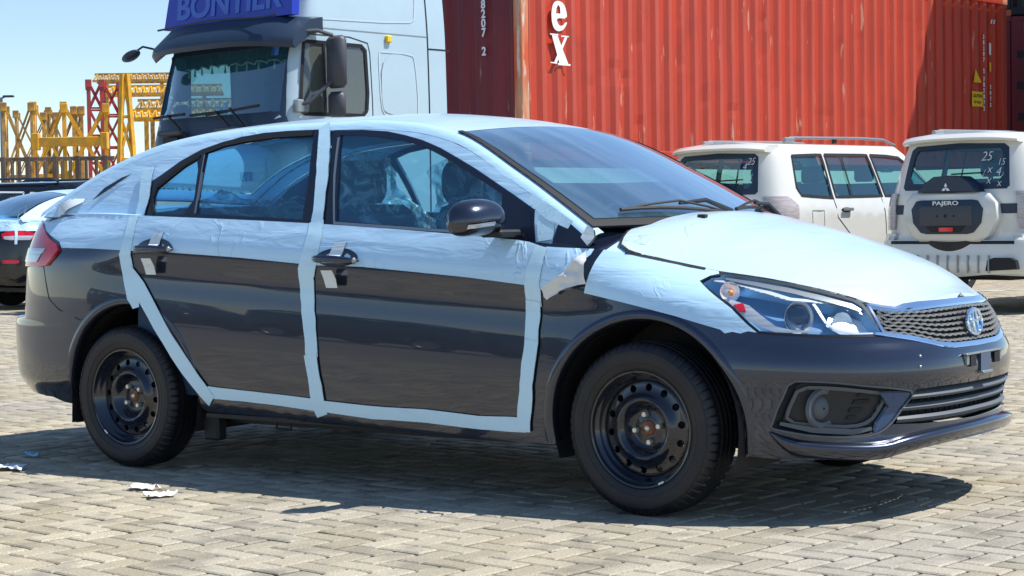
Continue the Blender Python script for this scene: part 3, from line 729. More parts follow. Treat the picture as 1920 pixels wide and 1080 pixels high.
def grow(poly, d):
    cx = sum(p[0] for p in poly)/len(poly); cy = sum(p[1] for p in poly)/len(poly)
    return [(p[0]+(d if p[0] > cx else -d), p[1]+(d if p[1] > cy else -d)) for p in poly]
patch('door_frame', fr_out, G, 'frame', K, sides=SD, off=.003, holes=[gq, gr_], step=.05)
ff_out = [(-.225,1.04)]+[ff[1]]+ff[2:13]+[(.83,1.06),(.86,.965),(.607,.978),(.2,1.005)]
patch('door_frame', ff_out, G, 'frame', K, sides=SD, off=.003, holes=[gf], step=.05)
patch('side_window', grow(gf, .004), G, 'glass', K, sides=SD, off=-.006, flange=0)
patch('side_window', grow(gr_, .004), G, 'glass', K, sides=SD, off=-.006, flange=0)
patch('quarter_window', grow(gq, .004), G, 'glass', K, sides=SD, off=-.006, flange=0)
patch('mirror_sail', key('sail'), G, 'frame', K, sides=SD, off=.006)
# weather strips: bright lower and rear run of the front window
bst = strip([(-.245,1.40),(-.20,1.243),(-.133,1.052),(.2,1.031),(.501,1.012),(.70,1.0)], .010)
patch('weather_strip', bst, G, 'satin', K, sides=SD, off=.006, step=.2)
patch('weather_strip', strip([(-1.02,1.348),(-1.1,1.31),(-1.235,1.215),(-1.243,1.17),(-1.225,1.135),(-1.203,1.1)], .014), G, 'rubber', K, sides=SD, off=.006, step=.2)
rt = [(-1.235,1.225),(-1.16,1.29),(-1.02,1.362),(-.898,1.396),(-.776,1.412),(-.6,1.424),(-.40,1.425)]
patch('weather_strip', strip(rt, .022), G, 'rubber', K, sides=SD, off=.007, step=.2)
patch('window_divider', strip([(-.942,1.096),(-.965,1.22),(-1.0,1.358)], .022), G, 'frame', K, sides=SD, off=.008, step=.2)
patch('weather_strip', strip([(-.934,1.10),(-.956,1.22),(-.99,1.352)], .005), G, 'satin', K, sides=SD, off=.0095, step=.2)
# film on the doors and flanks
df = key('door_film')
film = [(-2.02,.965)]+df[1:5]+df[5:10]+[(.885,.815)]+[(.90,.884),(.915,.955)]+[(.85,.972)]+ezs(.8,-1.95,30)+[(-2.0,1.08)]
ti = [(-1.695,.962),(-1.72,.985),(-1.86,1.03),(-2.02,1.075)]
film = df[2:11][::-1]+[(-1.69,.958)]+ti+ezs(-1.98,.8,34)[1:]+[(.85,.972),(.915,.955),(.90,.884)]
patch('flank_film', film[::-1], S, 'film', K, sides=SD, off=.004, flange=.003, step=(.05,.012,-.056), bstep=.025)
ffm = key('fender_film'); ffl = key('fender_film_left')
ft = [ffl[0], ffl[1], (1.146,edgez(1.146)-.0)]+ezs(1.2,1.61,8)+[(1.615,.853),(1.585,.847),(1.552,.83)]+[(a-.006, b-.002) for a, b in [key('headlight')[16],key('headlight')[15],key('headlight')[14],key('headlight')[13]]]+[(1.715,.663),(1.69,.655),(1.665,.661),(1.64,.655),(1.625,.668)]+ffm[:3][::-1]
patch('fender_film', ft, S, 'film', K, sides=SD, off=.004, flange=.003, step=.03)
# film tail between door and bare triangle
patch('fender_film', [(.90,.80),(.955,.80),(1.0,.85),(1.06,.88),(1.105,.925),(1.11,.945),(.93,.955),(.91,.9)], S, 'film', K, sides=(1,), off=.003, flange=.003)
patch('exposed_paint', [(.933,.958),(.945,1.045),(.96,1.06),(1.04,1.008),(1.10,.972),(1.09,.955)], G, 'frame', K, sides=SD, off=.006)
# A pillar film end tab
patch('film_tab', [(1.055,.985),(1.075,1.03),(1.105,1.012),(1.115,.985),(1.09,.955)], G, 'tape2', K, sides=(1,), off=.012)
# tape along the door gaps
TP = 'tape'
rtp = random.Random(11)
def tape(pts, w, off=.006, fn=S, m=TP, nm='door_tape', sd=(1,)):
    w0 = w if isinstance(w, list) else [w]*len(pts); p2 = []; w2 = []
    for i in range(len(pts)-1):
        for q in range(3): f = q/3; p2.append((pts[i][0]+(pts[i+1][0]-pts[i][0])*f+rtp.uniform(-.0015,.0015), pts[i][1]+(pts[i+1][1]-pts[i][1])*f)); w2.append((w0[i]+(w0[i+1]-w0[i])*f)*rtp.uniform(.95,1.05))
    pts = p2+[pts[-1]]; w = w2+[w0[-1]]
    patch(nm, strip(pts, w), fn, m, K, sides=sd, off=off, flange=.003, step=.03)
tape([(-.345,1.452),(-.31,1.38),(-.28,1.30),(-.25,1.20),(-.226,1.10),(-.222,1.055)], [.05,.06,.062,.06,.058,.06], off=.012, fn=G)
tape([(-.205,1.06),(-.195,1.0),(-.195,.93),(-.222,.86),(-.226,.80),(-.215,.70),(-.20,.60),(-.198,.52)], [.07,.075,.09,.085,.075,.07,.066,.066])
tape([(-.202,.53),(-.19,.44),(-.180,.34),(-.168,.285)], [.066,.064,.07,.06], off=.0085)
tape([(-1.325,1.30),(-1.315,1.25),(-1.29,1.17),(-1.285,1.09)], [.075,.07,.065,.06], off=.01, fn=G)
tape([(-1.275,1.09),(-1.262,1.0),(-1.275,.93),(-1.262,.85),(-1.225,.75),(-1.21,.70)], [.06,.062,.07,.07,.08,.04])
tape([(-1.25,.88),(-1.19,.79),(-1.07,.635),(-.92,.455),(-.79,.315)], [.02,.07,.07,.07,.06], off=.0085)
tape([(-.80,.352),(-.6,.346),(-.4,.338),(-.18,.326)], [.05,.045,.045,.05])
tape([(-.19,.326),(.1,.312),(.371,.312),(.628,.30),(.845,.302)], [.045,.05,.05,.052,.055], off=.0085)
tape([(.91,.955),(.90,.90),(.888,.82),(.888,.74)], [.055,.06,.066,.07])
tape([(.888,.76),(.884,.68),(.882,.60)], [.066,.06,.062], off=.0085)
tape([(.886,.615),(.862,.48),(.852,.40),(.832,.28)], [.06,.058,.062,.06], off=.0105)
tape([(.885,1.075),(.895,1.03),(.905,.975)], [.07,.075,.06], off=.01, fn=G)
tape([(.80,1.135),(.90,1.075),(1.0,1.03)], [.03,.05,.03], off=.012, fn=G)
# paper tapes on handles
for u0, z0 in ((-1.085, .0), (-.06, -.047)):
    patch('handle_tape', [(u0-.035,.965+z0),(u0+.03,.968+z0),(u0+.045,1.022+z0),(u0-.018,1.018+z0)], S, 'tape2', K, off=.010, flange=.003)
    b = B(); 
    b.add([Vector(S(u0+du, z0+z))+Vector((0,-oo,0)) for z, oo, w_ in ((.915,.050,.030),(.88,.035,.032),(.845,.028,.030)) for du in (-w_-.012, -.005, w_-.012)], [(0,1,4,3),(1,2,5,4),(3,4,7,6),(4,5,8,7)])
    b.add([Vector(S(u0+du, z0+z))+Vector((0,-oo,0)) for z, oo, w_ in ((.975,.012,.030),(.945,.055,.030)) for du in (-w_, 0, w_)], [(0,1,4,3),(1,2,5,4)])
    b.obj('handle_tape', 'tape2', K, smooth=True, sharp=180, fix=False)
# handles
for (u0, u1, z0, z1, zc) in ((-1.205,-.965,.957,.952,.015), (-.175,.065,.915,.905,.015)):
    for s in SD:
        b = B(); n = 16; V = []
        for i in range(n+1):
            t = i/n; u = u0+(u1-u0)*t; z = z0+(z1-z0)*t; e = math.sin(math.pi*min(1, max(0, t)))**.35
            e = max(.12, e); P_ = Vector(S(u, z)); oo = .045*min(1, math.sin(math.pi*t)**.5+.25)
            for k in range(10):
                a = 2*math.pi*k/10; V.append(((P_.x), (P_.y-oo-.011*math.cos(a)*e)*s, P_.z+.018*math.sin(a)*e))
        F = [(i*10+k, i*10+(k+1) % 10, (i+1)*10+(k+1) % 10, (i+1)*10+k) for i in range(n) for k in range(10)]+[tuple(range(10)), tuple(n*10+k for k in range(10))]
        hd = b.add(V, F).obj('door_handle', PN, K, smooth=True, sharp=60)
        B().ball((u1-.012, S(u1, z1)[1]*s-.028*s, z1),.008,.012,.013,8,6).obj('lock_cap', 'satin', hd, smooth=True)
    zc = (z0+z1)/2+.004
    patch('handle_recess', rounded([(u0,zc-.004),(u0+.06,zc-.032),(u1-.06,zc-.032),(u1,zc-.004),(u1-.04,zc+.030),(u0+.12,zc+.044),(u0+.03,zc+.026)], it=2), S, 'frame', K, sides=SD, off=.0065, flange=0)
# fuel of seams
patch('door_gap', strip(seamB[1:], .006), S, 'seam', K, sides=SD, off=.001, flange=0, step=.3)
patch('door_gap', strip(fs, .006), S, 'seam', K, sides=SD, off=.001, flange=0, step=.3)
patch('bumper_gap', strip(sr, .006), S, 'seam', K, sides=SD, off=.001, flange=0, step=.3)
patch('bumper_gap', strip([(1.61,.678),(1.66,.674),(1.70,.666)], .005), S, 'seam', K, sides=SD, off=.001, flange=0, step=.3)
patch('door_gap', strip([(-1.9,.312),(-1.8,.43),(-2.0,.47)], .0), S, 'seam', K, off=.001, flange=0, step=.3) if False else None
# hood gap
patch('hood_gap', strip([(1.225,edgez(1.225)),(1.3,edgez(1.3)-.001),(1.45,edgez(1.45)-.001),(1.56,edgez(1.56)-.001)], .007), S, 'seam', K, sides=SD, off=.0055, flange=0, step=.2)
# mirror
def mirror(s):
    mr = B()
    def f(a, b):
        # a along x (front to back), b around
        t = 2*math.pi*b; x = a*2-1; r = max(0, 1-abs(x)**2.6)**.5
        c, sn = math.cos(t), math.sin(t); c = abs(c)**.8*(1 if c > 0 else -1); sn = abs(sn)**.8*(1 if sn > 0 else -1)
        return Vector((.62+.075*(x), -(.985+.0)*s, 1.06))+Vector((.012*c*0, -.118*s*c*(1-.12*x)*r**.8 if False else -.12*s*x*0, 0))
    V = []; n, m = 22, 24
    for i in range(n+1):
        x = -1+2*i/n; r = max(.0, 1-abs(x)**3.2)**(1/2.4)
        # x runs along the mirror's width (car y), section in x-z
        for k in range(m):
            t = 2*math.pi*k/m; c, sn = math.cos(t), math.sin(t)
            fx = c*(.085 if c > 0 else .045)*r; fz = (.074 if sn > 0 else .062)*sn*r
            V.append((.715+fx+.02*x*-1, -(.985+.118*x)*s, 1.062+fz+.006*x*0-.012*(x if x > 0 else 0)))
    F = [(i*m+k, i*m+(k+1) % m, (i+1)*m+(k+1) % m, (i+1)*m+k) for i in range(n) for k in range(m)]
    o = mr.add(V, F).obj('side_mirror', PN, K, smooth=True, sharp=80)
    B().add([(.700, -(.985+.08*a)*s, 1.062+b*.045) for a in (-1,1) for b in (-1,1)], [(0,1,3,2)]).obj('mirror_glass', 'chrome', o)
    B().bbox(.70,.80,min(-.80*s,-.93*s),max(-.80*s,-.93*s),.992,1.020,.008).obj('mirror_arm', 'plastic', o)
    V = [(.715+.0868*c_-.02*x-(.018 if x > .8 else 0), -(.985+.118*x)*s, 1.062+.063*sn_-.012*max(0, x)) for x in (-.1,.2,.45,.7,.88) for c_, sn_ in ((1.0,-.18),(.965,-.33),(.93,-.42))]
    V = [Vector(v)+Vector((.0045,-.001*s,0)) for v in V]
    B().add(V, [(i*3+j, (i+1)*3+j, (i+1)*3+j+1, i*3+j+1) for i in range(4) for j in range(2)]).obj('turn_indicator', 'clearlens', o, smooth=True)
for s in SD: mirror(s)

# ------------------------------------------------ front end
hl = [(a, min(b, edgez(a)-.002)) for a, b in key('headlight')]
hlr = hl
def back(fn, d): return lambda u, v: tuple(Vector(fn(u, v))-nrm(fn, u, v)*d)
hb = grow(hl, -.004)
def recess(outer, depth, m, nm, parent, shrink=.85, fn=S, sides=SD):
    """a pocket: walls from the outline to a smaller outline at depth, and a floor"""
    o = dens(outer, .03); cx = sum(p[0] for p in o)/len(o); cy = sum(p[1] for p in o)/len(o)
    inn = [(cx+(p[0]-cx)*shrink, cy+(p[1]-cy)*shrink) for p in o]; n = len(o)
    V = [Vector(fn(*p)) for p in o]+[Vector(fn(*p))-nrm(fn, *p)*depth for p in inn]
    P, F = tri2d(inn, [], .05); k = len(V)
    F2 = [(i, (i+1) % n, n+(i+1) % n, n+i) for i in range(n)]+[tuple(a+k for a in f) for f in F]
    V += [Vector(fn(*p))-nrm(fn, *p)*depth for p in P]
    r = []
    for s in sides:
        r.append(B().add([(v.x, v.y*s, v.z) for v in V], F2 if s == 1 else [f[::-1] for f in F2]).obj(nm, m, parent, smooth=True, sharp=40, fix=False))
    return r
MT['blade'] = mat('blue_black_trim', (.02,.06,.14), rough=.3, coat=.5)
MT['hlbowl'] = mat('headlight_bowl', (.20,.40,.62), rough=.3, metal=.3, coat=.5)
MT['hlchrome'] = mat('headlight_reflector', (.88,.93,.97), rough=.25, metal=.45)
hls = recess(hl, .075, 'hlbowl', 'headlight', K, .9)
HU = lambda px_list: px_list
for hi, s in enumerate(SD):
    hd = hls[hi]
    def mir(V): return [(v[0], v[1]*s, v[2]) for v in V]
    def orient(p, d, r0, r1, L, m, nm, n=24, prof=None):
        """lathed bowl opening along d at p"""
        d = Vector(d).normalized(); a = d.cross(Vector((0,0,1))).normalized(); b_ = a.cross(d)
        prof = prof or [(r0, 0), (r0*.98, -.006), (r1*1.1, -L*.6), (r1, -L), (r1*.3, -L*1.02)]
        V = [Vector(p)+d*l+(a*math.cos(2*math.pi*k/n)+b_*math.sin(2*math.pi*k/n))*r for r, l in prof for k in range(n)]
        F = [(i*n+k, i*n+(k+1) % n, (i+1)*n+(k+1) % n, (i+1)*n+k) for i in range(len(prof)-1) for k in range(n)]+[tuple((len(prof)-1)*n+k for k in range(n))]
        return B().add(mir(V), F).obj(nm, m, hd, smooth=True, sharp=50)
    fw = Vector((.86,-.5,.02))
    pj = Vector(S(1.885,.725))-nrm(S,1.885,.725)*.035
    orient(pj, fw, .058, .042, .03, 'hlchrome', 'projector_ring')
    orient(pj+fw*.004, fw, .046, .02, .02, 'lens', 'projector_lens', prof=[(.040,-.002),(.033,.012),(.018,.021),(.004,.024)])
    orient(pj-fw*.01, fw, .046, .02, .02, 'dark', 'projector_core', prof=[(.046,.0),(.03,-.01),(.01,-.012)])
    hb2 = Vector(S(2.03,.705))-nrm(S,2.03,.705)*.04
    patch('reflector', [(1.975,.700),(2.02,.664),(2.135,.658),(2.10,.712),(2.03,.742),(1.985,.735)], S, 'hlchrome', hd, off=-.045, sides=(s,), flange=.004)
    orient(hb2, fw, .040, .02, .045, 'hlchrome', 'high_beam')
    ti2 = Vector(S(1.66,.818))-nrm(S,1.66,.818)*.03
    orient(ti2, Vector((.7,-.7,.1)), .036, .012, .03, 'hlchrome', 'turn_signal_bowl')
    B().ball((ti2.x+.004, (ti2.y-.004)*s, ti2.z-.004), .011, .011, .011, 10, 8).obj('turn_signal_bulb', 'orange', hd, smooth=True)
    def band_(pts, w, m, nm, off=-.02):
        patch(nm, strip(pts, w), S, m, hd, off=off, sides=(s,), flange=.004, step=.03)
    band_([(1.66,.775),(1.71,.74),(1.755,.70),(1.80,.672),(1.86,.664),(1.95,.664)], [.012,.045,.04,.02,.008,.006], 'clearlens', 'side_marker', -.014)
    patch('side_reflector', [(1.672,.758),(1.705,.765),(1.712,.735),(1.69,.735)], S, 'redlens', hd, off=-.010, sides=(s,), flange=.004)
    band_([(1.60,.842),(1.68,.835),(1.78,.805),(1.86,.778),(1.95,.768),(2.03,.757),(2.09,.72)], [.004,.010,.012,.010,.008,.008,.005], 'hlchrome', 'daylight_strip', -.012)
    band_([(1.93,.765),(1.965,.70),(2.0,.668),(2.06,.655),(2.13,.655)], [.008,.008,.008,.006,.005], 'hlchrome', 'daylight_strip', -.016)
    band_([(1.64,.845),(1.75,.826),(1.87,.802),(1.97,.774),(2.04,.752),(2.08,.730)], [.008,.016,.02,.022,.02,.01], 'satin', 'lamp_trim', -.006)
    patch('headlight_lens', grow(hl, -.001), S, 'lens', hd, off=.002, sides=(s,), flange=.006, step=.03)
    patch('headlight_gasket', strip(dens(hl+[hl[0]], .03, False), .009), S, 'seam', hd, off=.001, sides=(s,), flange=0, step=.3)
# grille
gt = [(2.10,.737),(2.145,.727),(2.202,.720),(2.319,.722),(2.5,.728),(UF,.730)]
gbt = [(UF,.602),(2.50,.604),(2.425,.611),(2.273,.640),(2.162,.654),(2.126,.695)]
gb = patch('grille_back', gt+gbt, S, 'seam', K, off=-.035, sides=SD, join=True, flange=0)
gh = empty('grille', (0,0,0)); gh.parent = K
MT['grille'] = mat('satin_grille_bars', (.30,.31,.32), rough=.3, metal=.5, coat=.3)
b = B(); rows = 7
def zt(u): return cr([(2.09,.745),(2.145,.731),(2.202,.722),(2.32,.722),(2.5,.728),(UF,.731)], u)
def zb_(u): return cr([(2.12,.70),(2.162,.652),(2.273,.638),(2.425,.609),(2.5,.602),(UF,.600)], u)
for r in range(rows):
    u = 2.135; k = 0; line = []
    while u < UF+.001:
        f = (r+.45)/rows; z = zb_(u)+(zt(u)-zb_(u))*f
        ph = (u/.044+r*.5) % 1
        dz = .0020*max(-1, min(1, 4*(abs(ph-.5)-.25)*1.6))
        if z > zb_(u)+.003: line.append(Vector(S(min(u,UF-.0001), z+dz))-nrm(S, min(u,UF-.001), z)*.004)
        u += .0055
    for s in SD:
        L = [Vector((v.x, v.y*s, v.z)) for v in line]
        for i in range(len(L)-1): b.bar(L[i], L[i+1], .016, .0062)
b.obj('grille_mesh', 'grille', gh, fix=False)
def chrome_band(nm, pts, w, m='chrome', off=.006, parent=K, fl=.02, jn=True):
    patch(nm, strip(pts, w), S, m, parent, sides=SD, off=off, flange=fl, step=(.04,.008,0), bstep=.02, join=jn)
chrome_band('grille_chrome', [(2.125,.648),(2.17,.643),(2.273,.628),(2.425,.597),(2.5,.590),(UF,.588)], [.006,.010,.013,.014,.014,.014], parent=gh)
chrome_band('grille_chrome', [(2.195,.726),(2.245,.733),(2.33,.735),(2.5,.737),(UF,.738)], [.003,.012,.018,.018,.018], parent=gh, off=.008)
chrome_band('grille_chrome', [(2.10,.741),(2.145,.733),(2.202,.725),(2.319,.727),(2.5,.732),(UF,.734)], [.005,.006,.007,.008,.008,.008], parent=gh, off=.01)
chrome_band('grille_chrome', [(2.098,.742),(2.125,.70),(2.158,.648)], [.006,.007,.006], parent=gh, off=.006, jn=False)
# emblem: three interlocking rings on the centreline
ctr = Vector(S(UF-1e-4, .662)); nn = Vector((1,0,.12)).normalized(); up_ = Vector((-.12,0,1)).normalized(); ly = Vector((0,1,0))
def ring(cy, cz, ry, rz, r, off=.02, n=40): return [ctr+nn*off+ly*(cy+ry*math.cos(2*math.pi*k/n))+up_*(cz+rz*math.sin(2*math.pi*k/n)) for k in range(n)]
em = B().add([ctr+nn*.012+ly*(.062*math.cos(2*math.pi*k/32))+up_*(.045*math.sin(2*math.pi*k/32)) for k in range(32)], [tuple(range(32))]).obj('emblem', 'hlbowl', K)
B().tube(ring(0,0,.064,.046,1), .006, 8, closed=True).tube(ring(0,0,.019,.044,1,.022), .0048, 8, closed=True).tube(ring(0,.022,.044,.019,1,.023), .0048, 8, closed=True).obj('emblem_rings', 'chrome', em, smooth=True)
# number plate bracket
pc = Vector(S(UF-1e-4,.527)); b = B()
pb = B().bbox(pc.x-.01,pc.x+.008,-.17,.17,.553,.560,.002).bbox(pc.x-.012,pc.x+.003,-.160,-.14,.518,.552,.002).bbox(pc.x-.012,pc.x+.003,.14,.160,.518,.552,.002).obj('plate_bracket', 'satin', K)
for y_ in (-.135, .085): B().box(pc.x-.01,pc.x+.006,y_,y_+.05,.512,.55).obj('bracket_slot', 'seam', pb)
B().box(pc.x-.01,pc.x+.007,-.045,.045,.490,.553).obj('bracket_recess', 'blade', pb)
B().bbox(pc.x-.01,pc.x+.016,-.045,.045,.481,.491,.002).obj('bracket_lip', 'satin', pb)
# lower grille
lo = lgt+lgb+[lg[9]]
patch('lower_grille_back', lo, S, 'seam', K, off=-.06, sides=SD, join=True, flange=0)
for f, th in ((.80,.020), (.50,.020), (.20,.020)):
    b = B()
    for s in SD:
        for j in range(30):
            V = []
            for u in (2.17+(UF-2.17)*j/30, 2.17+(UF-2.17)*(j+1)/30):
                zz = .325+(.455-.325)*f; uu = min(u, UF-1e-4); left = 2.178+.085*f
                uu = max(uu, left); P_ = Vector(S(uu, zz)); N_ = nrm(S, min(uu, UF-.003), zz)
                V += [P_-N_*.045+Vector((0,0,-th*.45)), P_-N_*.006+Vector((0,0,-th*.62)), P_+N_*.004, P_-N_*.006+Vector((0,0,th*.5)), P_-N_*.045+Vector((0,0,th*.45))]
            V = [(v.x, v.y*s, v.z) for v in V]
            b.add(V, [(k, k+1, 6+k, 5+k) for k in range(4)])
    b.obj('grille_slat', 'gplastic', K, smooth=True, sharp=40)
b = B()
for j in range(9):
    for s in SD:
        u = 2.3+j*.045
        b.bar(Vector(S(u,.33))*1-nrm(S,u,.33)*.05, Vector(S(u,.452))-nrm(S,u,.45)*.05, .006, .006) if s == 1 else b.bar([S(u,.33)[0]-.05, -S(u,.33)[1], .33], [S(u,.452)[0]-.05, -S(u,.452)[1], .452], .006, .006)
b.obj('grille_strut', 'plastic', K)
# bumper lip highlight
lp = [(1.765,.320),(1.825,.270),(1.943,.258),(2.107,.252),(2.194,.272),(2.39,.288),(2.606,.290),(UF,.290)]
for s in SD:
    P_ = dens(rounded(lp, closed=False, it=2), .03, False); n = len(P_); V = []; sec = [(-.004,.026),(.015,.020),(.024,.012),(.027,.004),(.022,-.010),(.012,-.030),(-.004,-.036)]
    for i, (a, z) in enumerate(P_):
        a = min(a, UF-1e-3); k = min(1, i/5); N_ = nrm(S, a, z); N_.z = 0; N_.normalize(); q = Vector(S(a, z))
        V += [(q.x+N_.x*o_*k, (q.y+N_.y*o_*k)*s if a < UF-.002 else 0, z+dz*k) for o_, dz in sec]
    B().add(V, [(i*7+j, (i+1)*7+j, (i+1)*7+j+1, i*7+j+1) for i in range(n-1) for j in range(6)]).obj('bumper_lip', PN, K, smooth=True, sharp=70)
# fog lamp pockets
fgs = recess(fog, .030, 'plastic', 'fog_lamp_bezel', K, .86)
fin = rounded(key('fog_in'), it=1)
patch('bezel_edge', strip(dens(fog+[fog[0]], .03, False), .006), S, 'gplastic', K, off=.002, sides=SD, flange=.01, step=.3)
for hi, s in enumerate(SD):
    fb = fgs[hi]
    patch('bezel_frame', strip(dens(fin+[fin[0]], .03, False), .012), S, 'gplastic', fb, off=-.018, sides=(s,), flange=.02, step=.3)
    pf = Vector(S(1.935,.395))-nrm(S,1.935,.395)*.028; d = nrm(S,1.935,.395); d = (d*.5+Vector((1,0,0))*.6).normalized()
    a = d.cross(Vector((0,0,1))).normalized(); b_ = a.cross(d); n = 28
    prof = [(.072,.004),(.066,.016),(.050,.012),(.046,-.006),(.043,.0),(.028,.010),(.004,.014)]
    V = [pf+d*l+(a*math.cos(2*math.pi*k/n)+b_*math.sin(2*math.pi*k/n))*r for r, l in prof for k in range(n)]
    F = [(i*n+k, i*n+(k+1) % n, (i+1)*n+(k+1) % n, (i+1)*n+k) for i in range(len(prof)-1) for k in range(n)]
    B().add([(v.x, v.y*s, v.z) for v in V], F).obj('fog_lamp', 'gplastic', fb, smooth=True, sharp=40)
    for j in range(4):
        z = .435-.024*j; u0 = 2.055-.01*j
        patch('vent_slot', [(u0-.01,z-.008),(u0+.06-.012*j,z-.008),(u0+.07-.012*j,z+.006),(u0,z+.006)], S, 'seam', fb, off=-.024, sides=(s,), flange=0)
    patch('bezel_blade', [(2.12,.445),(2.255,.440),(2.22,.388),(2.16,.334),(2.104,.308),(2.12,.345),(2.165,.395)], S, 'blade', fb, off=-.004, sides=(s,), flange=.02)
    patch('bezel_blade', strip([(1.80,.347),(1.90,.325),(2.03,.315),(2.10,.325)], [.012,.02,.02,.012]), S, 'gplastic', fb, off=-.01, sides=(s,), flange=.02)
# small things on the bumper
for u, z in ((2.28,.565),(2.27,.53)): 
    p = Vector(S(u, z)); B().ball(p, .006, .006, .006, 8, 6).obj('parking_sensor', 'satin', K, smooth=True)
# tail lamps
tl = [(-1.70,.947),(-1.727,.972),(-1.80,.998),(-1.875,1.032),(-1.96,1.066),(-2.05,1.08),(-2.16,1.07),(-2.19,.98),(-2.17,.885),(-2.05,.872),(-1.833,.874),(-1.765,.880),(-1.726,.914)]
for s in SD:
    t_ = patch('tail_lamp', tl, S, 'redlens', K, off=.012, sides=(s,), flange=.02)[0]
    patch('reversing_lens', [(-1.795,.952),(-1.90,.952),(-2.12,.952),(-2.12,.892),(-1.93,.892),(-1.84,.894)], S, 'clearlens', t_, off=.016, sides=(s,), flange=.006)
# mud flaps
for c in (AR,):
    for s in SD: B().add([(-1.655,-.85*s,.29),(-1.66,-.85*s,.18),(-1.66,-.62*s,.18),(-1.65,-.62*s,.29)], [(0,1,2,3)]).obj('mud_flap', 'rubber', K)
# loose film on rear pillar and trunk
b = B(); rr = random.Random(4)
c0 = Vector((-1.90,-.70,1.135)); 
b.add([c0+Vector(v) for v in ((0,0,-.02),(.03,-.02,-.045),(.10,-.02,.0),(.19,-.01,.03),(.17,.03,.06),(.08,.02,.05),(.02,.02,.045),(.07,-.035,.02),(-.01,.015,.02))], [(0,1,7,8),(1,2,7),(2,3,5,7),(3,4,5),(5,6,8,7)])
b.obj('loose_film', 'tape2', K, smooth=True, sharp=180, fix=False)
b = B(); b.add([Vector(G(x, z))+Vector((0,-.006,0)) for x, z in ((-1.66,1.17),(-1.57,1.215),(-1.44,1.285),(-1.50,1.27),(-1.60,1.225))], [(0,1,2,3,4)]); b.obj('film_tear', 'frame', K)
b = B(); b.add([Vector(S(x, z))+Vector((0,-.008,.004)) for x, z in ((-1.98,1.075),(-1.9,1.09),(-1.78,1.108),(-1.70,1.10),(-1.80,1.092),(-1.9,1.078))], [(0,1,2,3,4,5)]); b.obj('film_tear', 'frame', K)
# crumpled paper flap at the front door's edge
b = B(); V = []; nu, nv = 16, 10; fl = key('flap')
A_, Bq, Cq, Dq = (.945,.805), (.97,.765), (1.146,.825), (1.114,.945)
for i in range(nu+1):
    for j in range(nv+1):
        a, c = i/nu, j/nv
        lo_ = (A_[0]+(Bq[0]-A_[0])*c*1.0, A_[1]+(Bq[1]-A_[1])*c); hi_ = (Dq[0]+(Cq[0]-Dq[0])*c, Dq[1]+(Cq[1]-Dq[1])*c)
        sag = .02*math.sin(a*math.pi)*(1-c*1.6)
        u, z = lo_[0]+(hi_[0]-lo_[0])*a, lo_[1]+(hi_[1]-lo_[1])*a-sag
        q = Vector(S(u, z)); h = .03+.03*a+.022*noise.noise(Vector((u*16, z*22, 3)))+.012*noise.noise(Vector((u*40, z*50, 8)))
        V.append(q+Vector((0,-h,0)))
b.add(V, [(i*(nv+1)+j, (i+1)*(nv+1)+j, (i+1)*(nv+1)+j+1, i*(nv+1)+j+1) for i in range(nu) for j in range(nv)])
MT['crumple'] = mat('crumpled_paper', (.74,.73,.70), rough=.6, coat=.3)
b.obj('paper_flap', 'crumple', K, smooth=True, sharp=180, fix=False)
# wipers
def wiper(x0, y0, x1, y1, x2, y2):
    def on(x, y, h=.0):
        t = x; 
        for _ in range(12):
            yy = yg(t, cr(RAIL, t)); w_ = max(-1, min(1, y/yy)); p = C(t, w_); t += x-p[0]
        return Vector((x, y, p[2]+h))
    r = B().tube([on(x0,y0,.01), on((x0+x1)/2,(y0+y1)/2,.045), on(x1,y1,.035)], [.011,.009,.006], 8).obj('wiper', 'plastic', K, smooth=True)
    B().tube([on(x1-(x2-x1)*.0+(x2-x1)*f, y1+(y2-y1)*f, .018) for f in (-.9,-.6,-.3,0,.3,.6,.9)], .008, 6).tube([on(x1+(x2-x1)*f, y1+(y2-y1)*f, .018+.028*(1-abs(f)/.9)) for f in (-.9,-.45,0,.45,.9)], .005, 6).obj('wiper_blade', 'rubber', r, smooth=True)
wiper(1.205, .05, 1.165, -.28, 1.075, -.60)
wiper(1.13, .60, 1.155, .33, 1.10, -.02+.62)
for y in (-.30, .12):
    u = 1.30; p = Vector(H(u, y/.7)); B().bbox(-.02,.015,-.012,.012,-.005,.008,.003).obj('washer_nozzle', 'plastic', K, loc=p+Vector((0,0,.008)))

# ------------------------------------------------ wheels
def tyre_mesh():
    b = B(); n = 360
    prof = [(.205,-.078),(.213,-.086),(.2135,-.0885),(.216,-.0885),(.2165,-.087),(.222,-.089),(.236,-.093),(.2365,-.0945),(.2385,-.0945),(.239,-.0938),(.262,-.0965),(.2755,-.0948),(.276,-.0965),(.2785,-.0963),(.279,-.0944),(.290,-.090),(.298,-.083),(.3045,-.074),(.3085,-.066),
            (.3095,-.058),(.3095,-.050),(.3025,-.049),(.3025,-.041),(.3100,-.040),(.3105,-.018),(.3035,-.017),(.3035,-.009),(.3105,-.008),(.3105,.008),(.3035,.009),(.3035,.017),(.3105,.018),(.3100,.040),(.3025,.041),(.3025,.049),(.3095,.050),(.3085,.066),(.298,.083),(.280,.094),(.240,.094),(.205,.078)]
    V = []; F = []
    for i, (r, y) in enumerate(prof):
        for k in range(n):
            rr_ = r
            if abs(y) > .049 and r > .288 and k % 6 == 0: rr_ = r-.005
            t = 2*math.pi*(k+(.0 if abs(y) > .05 else 0))/n
            V.append((rr_*math.cos(t), y, rr_*math.sin(t)))
    for i in range(len(prof)-1):
        for k in range(n): F.append((i*n+k, (i+1)*n+k, (i+1)*n+(k+1) % n, i*n+(k+1) % n))
    return b.add(V, F)
